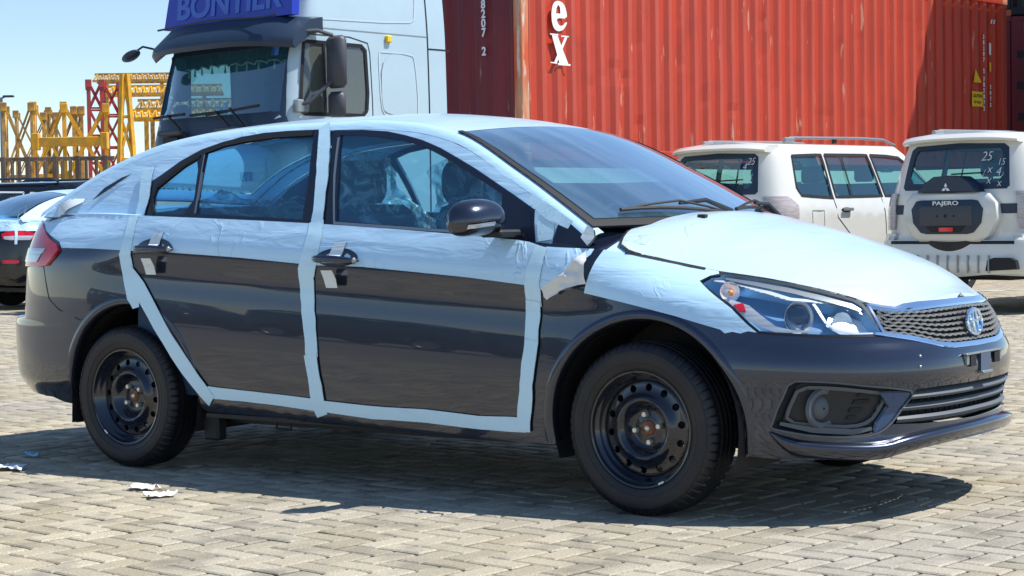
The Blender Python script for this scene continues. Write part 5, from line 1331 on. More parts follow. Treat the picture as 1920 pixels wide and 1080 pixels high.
# ---------------------------------------------------------------- container on its trailer, and the tractor cab in front of it
TA = gdir(-.687, -.727); TO = gp(.165, 23.3)
CL, CW, CZ0, CH = 12.19, 2.44, 1.75, 2.9
def container(name, loc, ang, label, body, post, L=CL, W=CW, H=CH, z0=0, group=None, marks=None, waves=True, doors=False):
    """local x 0 (front end) to -L, y 0 (left side) to -W"""
    o = empty(name, loc, ang, label, 'container', group); pt = .15
    def corr(length, pitch=.278, d=.036):
        P = [(0,0)]; n = max(1, int(length/pitch)); p = length/n
        for i in range(n): x = i*p; P += [(x+p*.10,0),(x+p*.35,-d),(x+p*.60,-d),(x+p*.85,0),(x+p,0)]
        return P[:1]+[q for k, q in enumerate(P[1:])]
    z1, z2 = z0+.16, z0+H-.11
    for nm, ya, sg in (('side_panel', -.012, 1), ('side_panel', -W+.012, -1)):
        P = corr(L-2*pt); V = []
        R = 22
        def dent(x, z):
            k = noise.noise(Vector((x*.55, z*.8, 3+sg))); k2 = noise.noise(Vector((x*2.1, z*2.6, 9)))
            return -.010*k-.014*max(0, k2-.38)*3.*sg
        for x, d in P: V += [(-pt-x, ya+d*sg*(-1 if False else 1)+dent(x, z1+(z2-z1)*q/R)*min(1, q/3, (R-q)/3), z1+(z2-z1)*q/R) for q in range(R+1)]
        B().add(V, [(i*(R+1)+j, (i+1)*(R+1)+j, (i+1)*(R+1)+j+1, i*(R+1)+j+1) for i in range(len(P)-1) for j in range(R)]).obj(nm, body, o, fix=False)
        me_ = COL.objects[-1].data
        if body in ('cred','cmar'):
            me_.materials.append(MT['csheen' if body == 'cred' else 'cmarsheen'])  # second material paints the sky reflection onto the crests
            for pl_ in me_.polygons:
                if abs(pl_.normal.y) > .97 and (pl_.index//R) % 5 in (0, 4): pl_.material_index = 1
    for xa, sg in ((-.012, 1),) + (() if doors else ((-L+.012, -1),)):
        P = corr(W-2*pt); V = []
        for y, d in P: V += [(xa+d*sg, -pt-y, z1), (xa+d*sg, -pt-y, z2)]
        B().add(V, [(i*2, i*2+2, i*2+3, i*2+1) for i in range(len(P)-1)]).obj('end_panel', 'cmar' if body == 'cred' else body, o, fix=False)  # orange container's end walls: their shade is put in as maroon
    for x in (-pt/2, -L+pt/2):
        for y in (-pt/2, -W+pt/2):
            p_ = B().bbox(x-pt/2+.004,x+pt/2-.004,y-pt/2+.004,y+pt/2-.004,z0+.118,z0+H-.118,.012).obj('corner_post', post if (y > -1 and x > -1) else body, o)
            for z in (z0+.06, z0+H-.06):
                B().bbox(x-.088,x+.088,y-.08,y+.08,z-.058,z+.058,.01).obj('corner_casting', body if post == 'cmar' else 'cpost', p_)
    for y in (-.03, -W+.03):
        B().bbox(-L+pt,-pt,y-.03,y+.03,z0+H-.11,z0+H-.02,.006).obj('top_rail', body, o); B().bbox(-L+pt,-pt,y-.03,y+.03,z0+.02,z0+.16,.006).obj('bottom_rail', body, o)
    for x in (-.03, -L+.03):
        B().bbox(x-.03,x+.03,-W+pt,-pt,z0+H-.11,z0+H-.02,.006).obj('header', body, o); B().bbox(x-.03,x+.03,-W+pt,-pt,z0+.02,z0+.16,.006).obj('sill_beam', body, o)
    B().box(-L+.05,-.05,-W+.05,-.05,z0+H-.06,z0+H-.05).obj('roof_sheet', body, o)
    B().box(-L+.05,-.05,-W+.05,-.05,z0+.10,z0+.12).obj('floor', 'dark', o)
    if doors:
        for a, b_ in ((-pt-.005,-W/2+.01),(-W/2-.01,-W+pt+.005)):
            d = B(); y0, y1 = b_, a; d.box(-L+.0,-L+.04,y0,y1,z1,z2)
            dr = d.obj('door', body, o)
            for f in (.10,.30,.52,.74): 
                z = z1+(z2-z1)*f; B().box(-L-.004,-L+.01,y0+.10,y1-.10,z,z+.14).obj('door_rib', 'cblack', dr)
            for yy in (y0+.25, y1-.25): B().tube([(-L-.03,yy,z1),(-L-.03,yy,z2)], .018, 8).obj('locking_bar', 'rackm', dr, smooth=True)
    return o
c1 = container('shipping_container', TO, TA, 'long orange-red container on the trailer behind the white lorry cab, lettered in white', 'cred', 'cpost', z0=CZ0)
def vtext(par, s, x, y, z0, dz, size, m='white', side=True, sx=1, bold=.004):
    for i, ch in enumerate(s):
        if ch == ' ': continue
        rot = (math.pi/2, 0, math.pi) if side else (math.pi/2, 0, math.pi/2)
        text('lettering', ch, size, m, par, (x, y, z0-dz*i), rot, .002, sx, bold)
# big white letters, one above the other, drawn on the corrugated side
def glyph(polys, holes=()):
    f = lambda p: (-.70-((960+p[0]/3.84)-1052)/97., 1.068+(404.3-p[1]/3.84)*23.8/FPX)
    b = B()
    for i, pl_ in enumerate(polys):
        P, F = tri2d([f(p) for p in pl_], [[f(p) for p in h] for h in (holes if i == 0 else ())], .5)
        b.add([(p[0], .004+.0012*i, p[1]) for p in P], F)
    return b.obj('lettering', 'white', c1)
glyph([rounded([(352,12),(322,24),(307,60),(300,112),(304,175),(318,218),(345,234),(376,224),(398,196),(412,165),(400,160),(382,188),(358,194),(342,172),(338,137),(412,137),(406,75),(388,28)], it=1)], [[(350,42),(362,62),(364,104),(333,106),(337,68)]])
glyph([[(300,256),(338,256),(418,468),(354,468)], [(414,262),(396,262),(312,460),(332,462)], [(288,252),(346,252),(346,264),(288,260)], [(366,260),(420,260),(420,268),(366,270)], [(288,455),(334,455),(334,466),(288,462)], [(340,458),(428,462),(428,474),(340,474)]])
vtext(c1, '38207 2', .006, -.645, 3.86, .118, .15, side=False, sx=1.0)
vtext(c1, '38207 2', -11.38, .004, 3.95, .095, .10, sx=.9); vtext(c1, '382072', -11.38, .004, 3.25, .10, .10, sx=.9)
B().box(-11.62,-11.56,.003,.007,3.66,3.86).obj('sticker', 'white', c1); B().box(-11.62,-11.57,.003,.007,3.38,3.54).obj('sticker', 'ystick', c1)
B().prism([(-11.30,3.18),(-11.04,3.18),(-11.10,3.40)], .003,.008).obj('sticker', 'ystick', c1)
s_ = B().box(-11.34,-10.98,.003,.006,2.78,3.03).obj('sticker', 'ystick', c1)
text('lettering', 'CAUTION', .075, 'blk', s_, (-11.16,.0075,2.955), (math.pi/2,0,math.pi), .001, .95, .002); text('lettering', "9'6\" HIGH", .06, 'blk', s_, (-11.16,.0075,2.85), (math.pi/2,0,math.pi), .001, .95, .001)
vtext(c1, '2072', -11.60, .004, 3.12, .10, .09, sx=.8)
for k in range(2): B().prism([(-11.74+.09*k,4.19),(-11.70+.09*k,4.19),(-11.73+.09*k,4.26),(-11.77+.09*k,4.26)], .001,.006).obj('lettering', 'white', c1)
# trailer under it
tr_ = empty('container_trailer', TO, TA, 'dark skeletal trailer carrying the long orange-red container', 'trailer')
for y in (-.75, -1.69): B().bbox(-12.1,-.1,y-.06,y+.06,1.12,1.50,.01).obj('chassis_beam', 'tdark', tr_)
for x in (-.3,-3,-6,-9,-11.9): B().bbox(x-.06,x+.06,-2.42,-.02,1.36,1.51,.01).obj('cross_beam', 'tdark', tr_)
for x in (-8.2,-9.5,-10.8):
    for s, yy in ((1,-.20),(-1,-2.24)): 
        w_ = empty('wheel', (x, yy, .52), 0); w_.parent = tr_
        B().lathe([(.28,-.14),(.50,-.15),(.52,-.1),(.52,.1),(.50,.15),(.28,.14)], 40).obj('tyre', 'tyre', w_, smooth=True, sharp=40); B().lathe([(0,.02),(.2,.02),(.28,.12),(.30,.14)], 32).lathe([(0,-.02),(.2,-.02),(.28,-.12),(.30,-.14)], 32).obj('rim', 'satin', w_, smooth=True)
for yy in (-.5,-1.94): B().bbox(-2.3,-2.15,yy-.07,yy+.07,.05,1.3,.01).bbox(-2.4,-2.05,yy-.15,yy+.15,0,.06,.01).obj('landing_leg', 'tdark', tr_)
# neighbouring stacks: further container ends, and an unseen stack added to shade the trailer's rear end
def cpl(X, Z, z=0): return gp(X, Z, z)
a_ = gdir(0.05, 1)
a_ = gdir(.32, 1)
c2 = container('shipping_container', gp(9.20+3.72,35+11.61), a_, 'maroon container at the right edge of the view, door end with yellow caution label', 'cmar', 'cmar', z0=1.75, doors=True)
s_ = B().box(-CL-.012,-CL-.006,-2.37+.03,-2.37+.36,2.98,3.25).obj('sticker', 'ystick', c2)
B().box(-CL-.012,-CL-.006,-2.29,-2.05,3.75,4.05).obj('sticker', 'white', c2)
c3 = container('shipping_container', gp(9.26+3.72,35.2+11.61), a_, 'near-black container stacked on the maroon one at the top right corner', 'cblack', 'cblack', z0=4.66)
# unseen stack added out of view to cast shade across the orange container
d_ = 11.35
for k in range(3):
    container('shipping_container', TO+Vector((math.cos(TA), math.sin(TA), 0))*(-d_)+Vector((-math.sin(TA), math.cos(TA), 0))*(1.9+2.44), TA, ('bottom','middle','top')[k]+' maroon container of the unseen stack added right of the trailer to shade it', 'cmar', 'cmar', z0=2.91*k, L=6.06, group='unseen maroon containers added to shade the trailer')

# ---------------------------------------------------------------- lorry cab
tk = empty('lorry_cab', TO+Vector((math.cos(TA), math.sin(TA), 0))*1.17, TA, 'white lorry cab with a blue name board above its windscreen, hitched to the container trailer', 'lorry')
# hull y is symmetric, so the cab is centred on y=0 under an axis empty shifted to the cab's middle line
TY = -1.22
def tkfn(h, crown=0):
    return lambda u, z: (lambda p: (p[0], p[1], p[2]))(h.S(u, z))
hk = Hull(2.0, .12, [(.35,.70),(.6,.78),(1.5,.79),(1.95,.77),(2.1,.73),(3.0,.47),(3.15,.42),(3.4,.34),(4.2,.05)], [(.35,.10),(4.2,.10)], [(.35,1.22),(2.1,1.235),(3.1,1.22),(3.3,1.21),(4.2,1.12)], 6, 6)
axis = empty('cab_shell', (0,TY,0)); axis.parent = tk
zz0 = .9
side_w = hk.X([(1.44,2.30),(1.42,2.50),(1.44,2.98),(1.50,3.03),(2.30,3.04),(2.33,3.02),(2.42,2.27),(2.36,2.235),(1.50,2.24)])
ws = [(hk.ry(1.10,2.22,True),2.22),(hk.ry(1.07,3.02,True),3.02),(hk.UF,3.02),(hk.UF,2.22)]
out = [(hk.UF,.40),(hk.ux(2.4,.40),.40),(hk.ux(1.6,.42),.42)]+[(1.05+.55*math.cos(a), .50+.55*math.sin(a)) for a in [math.pi*i/12 for i in range(13)]]+[(.1,.5),(hk.UR,.5),(hk.UR,4.15),(.12,4.15),(2.0,4.15),(hk.UF,4.15),(hk.UF,3.02),ws[1],ws[0],(hk.UF,2.22)]
patch('cab_body', out, hk.S, 'tw', axis, sides=SD, holes=[side_w], step=.16, bstep=.08, join=True)
patch('side_window', grow(side_w, .01), hk.S, 'tgl2', axis, sides=SD, off=-.01, flange=0, step=.2)
patch('window_seal', strip(dens(side_w+[side_w[0]], .1, False), .04), hk.S, 'seam', axis, sides=SD, off=.004, flange=0, step=.3)
patch('window_divider', hk.X(strip([(2.06,3.03),(2.06,2.24)], .03)), hk.S, 'seam', axis, sides=SD, off=.006, flange=0, step=.3)
patch('windscreen', ws, hk.S, 'tgl', axis, sides=SD, off=-.006, flange=0, step=.2, join=True)
wo = [(hk.ux(2.52,1.93),1.98),(hk.ux(2.58,2.2),2.22),(hk.ux(2.42,3.05),3.05),(hk.UF,3.05),(hk.UF,3.0),(hk.ry(1.06,3.0,True),3.0),(hk.ry(1.10,2.26,True),2.26),(hk.UF,2.26),(hk.UF,1.92),(hk.ry(.9,1.9,True),1.90)]
patch('windscreen_surround', wo, hk.S, 'tdark', axis, sides=SD, off=.008, flange=.02, step=.1, join=True)
# embossed panels and gaps on the side (outlines)
def outl(nm, pts, w_=.014, m='rackm', off=.003): patch(nm, hk.X(strip(dens(rounded(pts, closed=False, it=1), .1, False), w_)), hk.S, m, axis, sides=SD, off=off, flange=0, step=.3)
MT['twsh'] = mat('truck_panel_edge', (.50,.60,.66), rough=.3, coat=.5)
outl('panel_edge', [(1.22,2.98),(.72,2.98),(.66,2.9),(.62,2.3),(.70,2.24),(1.15,2.24),(1.22,2.34),(1.24,2.9),(1.22,2.98)], .02, 'twsh', .006)
patch('side_hatch', hk.X(rounded([(1.20,2.96),(.72,2.96),(.65,2.3),(.70,2.26),(1.16,2.26),(1.22,2.4)], it=2)), hk.S, 'tw', axis, sides=SD, off=.012, step=.2)
outl('panel_edge', [(.62,4.1),(.62,3.40),(.75,3.33),(2.25,3.30)], .02, 'twsh', .006)
outl('door_gap', [(2.46,3.12),(1.42,3.12),(1.36,2.9),(1.34,1.0)], .012, 'seam')
outl('panel_gap', [(.45,4.14),(.45,1.0)], .02, 'seam'); outl('panel_gap', [(.44,3.05),(.03,3.05)], .018, 'seam'); outl('panel_gap', [(.46,3.19),(2.25,3.20)], .012, 'rackm')
B().bbox(1.05,1.13,1.20,1.26,3.09,3.17,.01).obj('marker_lamp', 'ystick', axis)
# roof, sun visor, name board
B().add([hk.top(4.15, lambda x: .06)(u, w_) for u in [.12+(hk.UF-.12)*i/8 for i in range(9)] for w_ in (-1,-.5,0,.5,1)], [(i*5+j, (i+1)*5+j, (i+1)*5+j+1, i*5+j+1) for i in range(8) for j in range(4)]).obj('roof', 'tw', axis)
def visor_row(prof, nm, m, n=20, span=1.28):
    V = []
    for i in range(n+1):
        y = -span+2*span*i/n; k = abs(y)/span; dx = -.32*k**4; dz = .0-.05*k**3
        V += [(x+dx, y, z+dz) for x, z in prof]
    mm = len(prof)
    return B().add(V, [(i*mm+j, i*mm+(j+1) % mm, (i+1)*mm+(j+1) % mm, (i+1)*mm+j) for i in range(n) for j in range(mm)]+[tuple(range(mm)), tuple(n*mm+j for j in range(mm))]).obj(nm, m, axis, smooth=True, sharp=45)
visor_row([(2.44,3.36),(2.62,3.33),(2.86,3.12),(2.88,3.05),(2.84,3.0),(2.62,3.16),(2.44,3.20)], 'sun_visor', 'tdark')
nb = B().add([(2.37,-1.17,3.33),(2.47,-1.17,3.33),(2.47,1.17,3.33),(2.37,1.17,3.33),(2.27,-1.02,4.3),(2.37,-1.02,4.3),(2.37,1.12,4.3),(2.27,1.12,4.3)], [(3,2,1,0),(4,5,6,7),(0,1,5,4),(1,2,6,5),(2,3,7,6),(3,0,4,7)]).obj('name_board', 'tblue', axis)
text('lettering', 'BONTIER', .40, 'tlet', nb, (2.453,.02,3.555), (math.pi/2-.10,0,math.pi/2), .004, 1.16, .012)
B().tube([(2.66,1.15,3.32),(2.72,.95,3.30),(2.70,0,3.34),(2.72,-.95,3.30)], .012).obj('visor_rod', 'tdark', axis, smooth=True)
# curtain with tassels
b = B(); n = 60; V = []
for i in range(n+1):
    y = -1.05+2.1*i/n; x = 2.36-.02; zb = 2.83+.035*abs(math.sin(i*math.pi/6)); xx = 2.40-.18*(abs(y)/1.05)**4
    V += [(xx+.012*math.sin(i*1.3), y, 3.03), (xx+.02*math.sin(i*1.3)+.02, y, zb)]
b.add(V, [(i*2, i*2+2, i*2+3, i*2+1) for i in range(n)]).obj('curtain', 'curtain', axis, fix=False)
b = B()
for i in range(n): b.tube([Vector(V[i*2+1])+Vector((.006,0,0)), Vector(V[i*2+3])+Vector((.006,0,0))], .008, 5)
b.obj('curtain_braid', 'cream', axis)
for i in range(3, n, 6): v = Vector(V[i*2+1]); B().tube([v, v+Vector((0,0,-.05)), v+Vector((0,0,-.10))], [.004,.010,.016], 6).obj('tassel', 'cream', axis)
B().add([(2.475,.80,2.90),(2.475,.93,2.90),(2.455,.93,3.0),(2.455,.80,3.0)], [(0,1,2,3)]).obj('windscreen_sticker', 'tlet', axis)
# cabin inside
ci = empty('cabin', (0,0,0)); ci.parent = axis
B().box(.15,.22,-1.17,1.17,1.2,4.0).obj('rear_wall', 'tdark', ci); B().box(.2,2.5,-1.15,1.15,1.55,1.62).obj('floor', 'tdark', ci); B().bbox(2.2,2.62,-1.1,1.1,1.75,2.2,.06).obj('dashboard', 'tdark', ci)
B().box(.2,2.3,-1.15,1.15,3.10,3.14).obj('headliner', 'dark', ci)
for y in (-.6,.6): 
    B().bbox(1.2,1.35,y-.27,y+.27,1.7,2.75,.05).obj('seat', 'seat', ci)
B().tube([Vector((2.12,.6,2.25))+Vector((.1*math.sin(2*math.pi*k/20),.23*math.cos(2*math.pi*k/20),.2*math.sin(2*math.pi*k/20))) for k in range(20)], .016, 6, closed=True).obj('steering_wheel', 'dark', ci)
B().bbox(2.50,2.56,.02,.06,2.22,2.42,.01).bbox(2.5,2.56,-.10,-.03,2.24,2.36,.01).bbox(2.5,2.54,.10,.16,2.22,2.30,.01).obj('dash_trinket', 'white', ci)
B().add([(2.42,-.05,2.215),(2.62,-.02,2.215),(2.60,.48,2.215),(2.40,.40,2.215)], [(0,1,2,3)]).obj('dash_paper', 'tgl', ci)
B().add([(2.30,-.05,2.225),(2.55,-.02,2.225),(2.53,.48,2.225),(2.35,.40,2.225)], [(0,1,2,3)]).obj('dash_paper', 'white', ci)
# wipers
for y0, y1 in ((-.70,-1.12),(.20,-.42)):
    wb = B().tube([(2.80,y0+.35,2.05),(2.80,y0,2.30)], .014).tube([(2.78,y0+.3,2.30),(2.76,y1+.1,2.28)], .016).obj('wiper', 'rubber', axis, smooth=True)
wb = B().tube([(2.80,.75,2.08),(2.79,.45,2.32)], .014).tube([(2.78,.95,2.33),(2.78,.0,2.27)], .016).obj('wiper', 'rubber', axis, smooth=True)
# grab steps on the black panel
for y in (-.62,.45): 
    st = B().bbox(2.77,2.86,y-.22,y+.22,2.06,2.12,.02).obj('grab_handle', 'tgrey', axis); B().bbox(2.77,2.815,y-.16,y+.12,1.93,2.04,.005).obj('grab_recess', 'seam', axis)
# front lower: grille with ribs, bumper
for k in range(7): 
    z = 1.72-.085*k; patch('grille_rib', [(hk.ry(1.0,z,True),z-.028),(hk.ry(1.0,z,True),z+.028),(hk.UF,z+.028),(hk.UF,z-.028)], hk.S, 'twsh', axis, sides=SD, off=.012, join=True, step=.3, flange=.02)
patch('bumper_grille', [(hk.ry(.78,1.0,True),.55),(hk.ry(.78,1.0,True),1.10),(hk.UF,1.10),(hk.UF,.55)], hk.S, 'tdark', axis, sides=SD, off=.012, join=True, step=.2)
text('lettering', 'PH', .13, 'tdark', axis, (2.80,.72,1.55), (math.pi/2,0,math.pi/2), .012, 1.2, .004)
for s in SD: patch('headlamp', [(hk.ry(.82,.8,True),.70),(hk.ry(.82,.8,True),.95),(hk.ux(2.6,.9),.95),(hk.ux(2.6,.9),.70)], hk.S, 'clearlens', axis, sides=(s,), off=.014)
# mirrors
def tmirror(y, sg):
    a = B().tube([(2.38,1.24*sg,3.14),(2.25,(1.24+.10)*sg,3.15),(2.10,1.42*sg,3.10)], .022, 8).obj('mirror_arm', 'tgrey', axis, smooth=True)
    a = B().tube([(2.46,1.22*sg,2.33),(2.36,1.32*sg,2.36),(2.10,1.42*sg,2.62)], .022, 8).obj('mirror_arm', 'tgrey', axis, smooth=True)
    B().bbox(1.98,2.12,1.42*sg-.14,1.42*sg+.14,2.52,3.10,.05).obj('mirror_housing', 'tgrey', a, smooth=True, sharp=60)
    B().bbox(1.99,2.12,1.42*sg-.12,1.42*sg+.12,2.20,2.48,.045).obj('mirror_housing', 'tgrey', a, smooth=True, sharp=60)
    B().bbox(2.40,2.50,1.22*sg-.03,1.22*sg+.05,2.25,2.39,.01).obj('mirror_bracket', 'satin', a)
tmirror(0, 1); tmirror(0, -1)
fm = B().tube([(2.66,-1.12,3.10),(2.76,-1.20,3.13),(2.84,-1.24,3.07)], .014, 6).obj('front_mirror_arm', 'tdark', axis, smooth=True)
B().ball((2.88,-1.27,3.02), .09, .15, .05, 16, 8, lambda v: Matrix.Rotation(.35,4,'X') @ v).obj('front_mirror', 'tdark', fm, smooth=True)
for x in (1.05,): 
    for s in SD:
        w_ = empty('wheel', (x, 1.02*s, .52), 0); w_.parent = axis
        B().lathe([(.28,-.14),(.50,-.15),(.52,-.1),(.52,.1),(.50,.15),(.28,.14)], 40).obj('tyre', 'tyre', w_, smooth=True, sharp=40); B().lathe([(0,-.1*s),(.2,-.1*s),(.28,-.13*s),(.30,-.15*s)], 32).obj('rim', 'satin', w_, smooth=True)
B().bbox(-1.6,1.9,-.45,.45,.55,.95,.02).obj('chassis', 'tdark', axis)
for s in SD:
    for x in (-1.3,):
        w_ = empty('wheel', (x, .98*s, .52), 0); w_.parent = axis
        B().lathe([(.28,-.24),(.50,-.25),(.52,-.2),(.52,.2),(.50,.25),(.28,.24)], 40).obj('tyre', 'tyre', w_, smooth=True, sharp=40)

# ---------------------------------------------------------------- parked cars at the left
def saloon(name, loc, ang, label):
    o = empty(name, loc, ang, label, 'car')
    a1, a2 = arch(AF, .25, 14), arch(AR, .30, 14)
    out = [(UF,.27),(1.75,.25)]+a1+[(.9,.25),(-.8,.25)]+a2+[(-1.75,.30),(UR,.33)]+ezs(UR,UF,40)
    patch('body', out, S, 'bpaint', o, sides=SD, join=True, step=.10, bstep=.05)
    patch('bonnet', [(1.1,-1),(2.6,-1),(2.6,1),(1.1,1)], H, 'bpaint', o, off=.001, step=.12, flange=0)
    patch('boot_lid', [(-1.27,-1),(UR+.02,-1),(UR+.02,1),(-1.27,1)], T, 'film', o, off=.001, step=.12, flange=0)
    patch('roof', [(-1.22,-.955),(.352,-.955),(.352,.955),(-1.22,.955)], C, 'film', o, step=.1, flange=0)
    patch('windscreen', [(.352,-.955),(1.05,-.955),(1.05,.955),(.352,.955)], C, 'ws', o, step=.12, flange=0)
    patch('rear_window', [(-1.95,-.90),(-1.24,-.92),(-1.24,.92),(-1.95,.90)], C, 'ws', o, step=.12, flange=0)
    bnd = [(-1.98,1.10)]+[(t, cr(RAIL, t)-.036) for t in [-1.95+.1*i for i in range(30)] if t < 1.06]+[(1.075,.975),(.94,.96),(-.2,1.045),(-1.30,1.085)]
    patch('pillar', bnd, G, 'film', o, sides=SD, step=.1, holes=[gq, gr_, gf]); 
    for g_ in (gq, gr_, gf): patch('side_window', g_, G, 'ws', o, sides=SD, off=-.004, flange=0, step=.2)
    V = []
    for s in SD:
        for t in [-1.95+.15*i for i in range(21)]:
            if t > 1.06: continue
        rl = []
        for t in [-1.98+.1*i for i in range(31)]:
            zz = cr(RAIL, t)-.036; p0 = Vector(G(t, zz)); p1 = Vector(C(t, -.955)); m_ = (p0+p1)/2+Vector((0,-.012,.014)); rl.append([(p.x, p.y*s, p.z) for p in (p0, m_, p1)])
        k = B().add([p for r in rl for p in r], [(i*3+j, i*3+3+j, i*3+4+j, i*3+1+j) for i in range(30) for j in (0,1)]).obj('roof_rail', 'film', o, smooth=True, sharp=80)
    film_top = [(-2.3,1.0)]+[(-1.72,.98)]+ezs(-1.6,UR,10)
    patch('boot_film', [(UR,.98),(-2.1,.985),(-1.75,.98)]+ezs(-1.6,UR,10), S, 'film', o, sides=SD, off=.004, flange=.003, join=True, step=.08)
    for s in SD:
        t_ = patch('tail_lamp', [(-1.76,.93),(-1.90,.985),(-2.06,.985),(-2.16,.95),(-2.14,.89),(-2.05,.87),(-1.85,.87)], S, 'redlens', o, off=.012, sides=(s,), flange=.02)[0]
        patch('lamp_band', [(-1.82,.92),(-2.0,.925),(-2.13,.915),(-2.12,.885),(-2.05,.872),(-1.85,.872)], S, 'clearlens', t_, off=.016, sides=(s,), flange=.004)
        patch('lamp_tape', [(-1.98,1.01),(-2.01,1.01),(-2.005,.82),(-1.978,.82)], S, 'tape', t_, off=.02, sides=(s,), flange=.003)
        patch('bumper_reflector', [(-1.95,.62),(-2.12,.62),(-2.12,.585),(-1.95,.585)], S, 'redlens', o, off=.01, sides=(s,), flange=.01)
    B().box(-1.95,1.9,-.74,.74,.22,.27).obj('underbody', 'rubber', o)
    for sx in (FAX, RAX):
        for s in SD: simple_wheel(o, sx, .75, .31, s, .2, 'steel')
    for x in (-.2,-1.0):
        for y in (-.36,.36):
            st = B().bbox(x-.1,x+.04,y-.24,y+.24,.4,1.12,.05).obj('seat', 'seat', o); B().bbox(x-.1,x,y-.12,y+.12,1.14,1.30,.04).obj('headrest', 'seat', st)
    return o
ps = math.radians(45); f4 = (math.sin(ps), math.cos(ps)); Z = 23.6
saloon('parked_saloon', gp((-40-960)/FPX*Z+f4[0]*2.2, Z+f4[1]*2.2), gdir(*f4), 'black parked saloon with white film on roof and boot, behind the foreground car')
def hatch(name, loc, ang, label, body, H=1.62, L=4.3, rail=False, trim='white', pil=None):
    o = empty(name, loc, ang, label, 'car'); k = H/1.62; l = L/4.3
    h = Hull(.0, -1.2*l, [(.25,1.9*l),(.5,2.1*l),(.8,2.08*l),(.95,1.95*l),(1.02,1.35*l),(1.55*k,.40*l),(H,.3*l)], [(.25,.75*l),(.5,.92*l),(.9,.90*l),(1.0,.86*l),(1.5*k,.50*l),(H,.36*l)],
             [(.25,.82),(.5,.88),(.9,.89),(.98,.86),(1.05,.84),(1.5*k,.66),(H-.03,.62),(H,.56)], 6, 4)
    def ar_(x0): return [(x0+.38*math.cos(a), .33+.38*math.sin(a)) for a in [math.pi*i/12 for i in range(13)]]
    sw = [[(-1.45*l,1.08),(-1.50*l,1.2),(-1.25*l,1.42*k),(-.85*l,1.47*k),(-.80*l,1.04)], [(-.74*l,1.475*k),(-.10*l,1.49*k),(0,1.03),(-.72*l,1.04)], [(-.02*l,1.49*k),(.42*l,1.46*k),(.98*l,1.06),(.06*l,1.03)]]
    sw = [h.X(p) for p in sw]
    rw = h.R([(.50,1.48*k),(.60,1.10)])
    out = [(h.UF,.30)]+h.X([(1.8*l,.27)]+ar_(1.3*l)+[(.85*l,.27),(-.85*l,.27)]+ar_(-1.3*l)+[(-1.8*l,.30)])+[(h.UR,.32),(h.UR,1.09),rw[1],rw[0],(h.UR,1.49*k),(h.UR,H-.02),(h.XR,H-.02),(h.XF,H-.02),(h.ux(.31*l,H-.03),H-.03),(h.ux(1.3*l,1.04),1.04),(h.UF,.93)]
    patch('body', out, h.S, body, o, sides=SD, holes=sw, join=True, step=.15, bstep=.07)
    patch('rear_window', [(h.UR,1.09),rw[1],rw[0],(h.UR,1.49*k)], h.S, 'lgl', o, sides=SD, off=-.004, flange=0, join=True, step=.2)
    patch('windscreen', [(h.ux(1.25*l,1.05),1.05),(h.UF,1.05),(h.UF,H-.04),(h.ux(.33*l,H-.04),H-.04)], h.S, 'lgl', o, sides=SD, off=.004, flange=0, join=True, step=.2)
    rt = h.top(H-.02, lambda x: .03)
    patch('roof', [(h.UR,-1),(h.ux(.31*l,H-.03),-1),(h.ux(.31*l,H-.03),1),(h.UR,1)], rt, body, o, step=.2, flange=0)
    for p in sw:
        patch('side_window', grow(p, .01), h.S, 'lgl', o, sides=SD, off=-.008, flange=0, step=.3)
        patch('window_trim', strip(dens(p+[p[0]], .1, False), .025), h.S, trim, o, sides=SD, off=.004, flange=0, step=.4)
    if rail:
        for s in SD: B().tube([(-1.25*l,.60*s,H-.01),(-1.15*l,.60*s,H+.04),(.1,.60*s,H+.05),(.25*l,.60*s,H)], .016).obj('roof_rail', 'tdark', o, smooth=True)
    B().box(-1.95*l,1.8*l,-.74,.74,.22,.28).obj('underbody', 'rubber', o)
    for sx in (1.3*l, -1.3*l):
        for s in SD: simple_wheel(o, sx, .76, .33, s)
    for x in (-.2,-1.0):
        for y in (-.36,.36):
            st = B().bbox(x-.1,x+.04,y-.24,y+.24,.4,1.15,.05).obj('seat', 'beige', o); B().bbox(x-.1,x,y-.12,y+.12,1.17,1.34,.04).obj('headrest', 'beige', st)
    return o
def place(px, Z, off=0): return gp((px-960)/FPX*Z, Z)
hatch('parked_estate', place(18, 27.6), gdir(-.93,.36), 'dark parked estate with pale side windows and roof bars behind the black saloon', 'bpaint', 1.67, 4.5, True, 'white')
hatch('parked_hatchback', place(170, 33), gdir(-.95,.3), 'black parked hatchback furthest back, below the brown steel fence', 'bpaint', 1.62, 4.3, True, 'rackm')
hatch('parked_hatchback', place(-262, 26.8), gdir(-.80,.6), 'white parked car cut off by the left edge, dark rear side glass', 'pw', 1.47, 4.1, False, 'seam')

for q in range(3):  # unseen cars added behind the camera to give the saloon's side dark reflections
    hatch('parked_hatchback', (-5.2-4.9*q, -13.2-.2*q, 0), .03*q, ('unseen dark hatchback added behind the photographer for reflections, nearest of three', 'unseen dark hatchback added behind the photographer for reflections, middle of three', 'unseen dark hatchback added behind the photographer for reflections, farthest of three')[q], 'bpaint', 1.5, 4.2, False, 'seam')
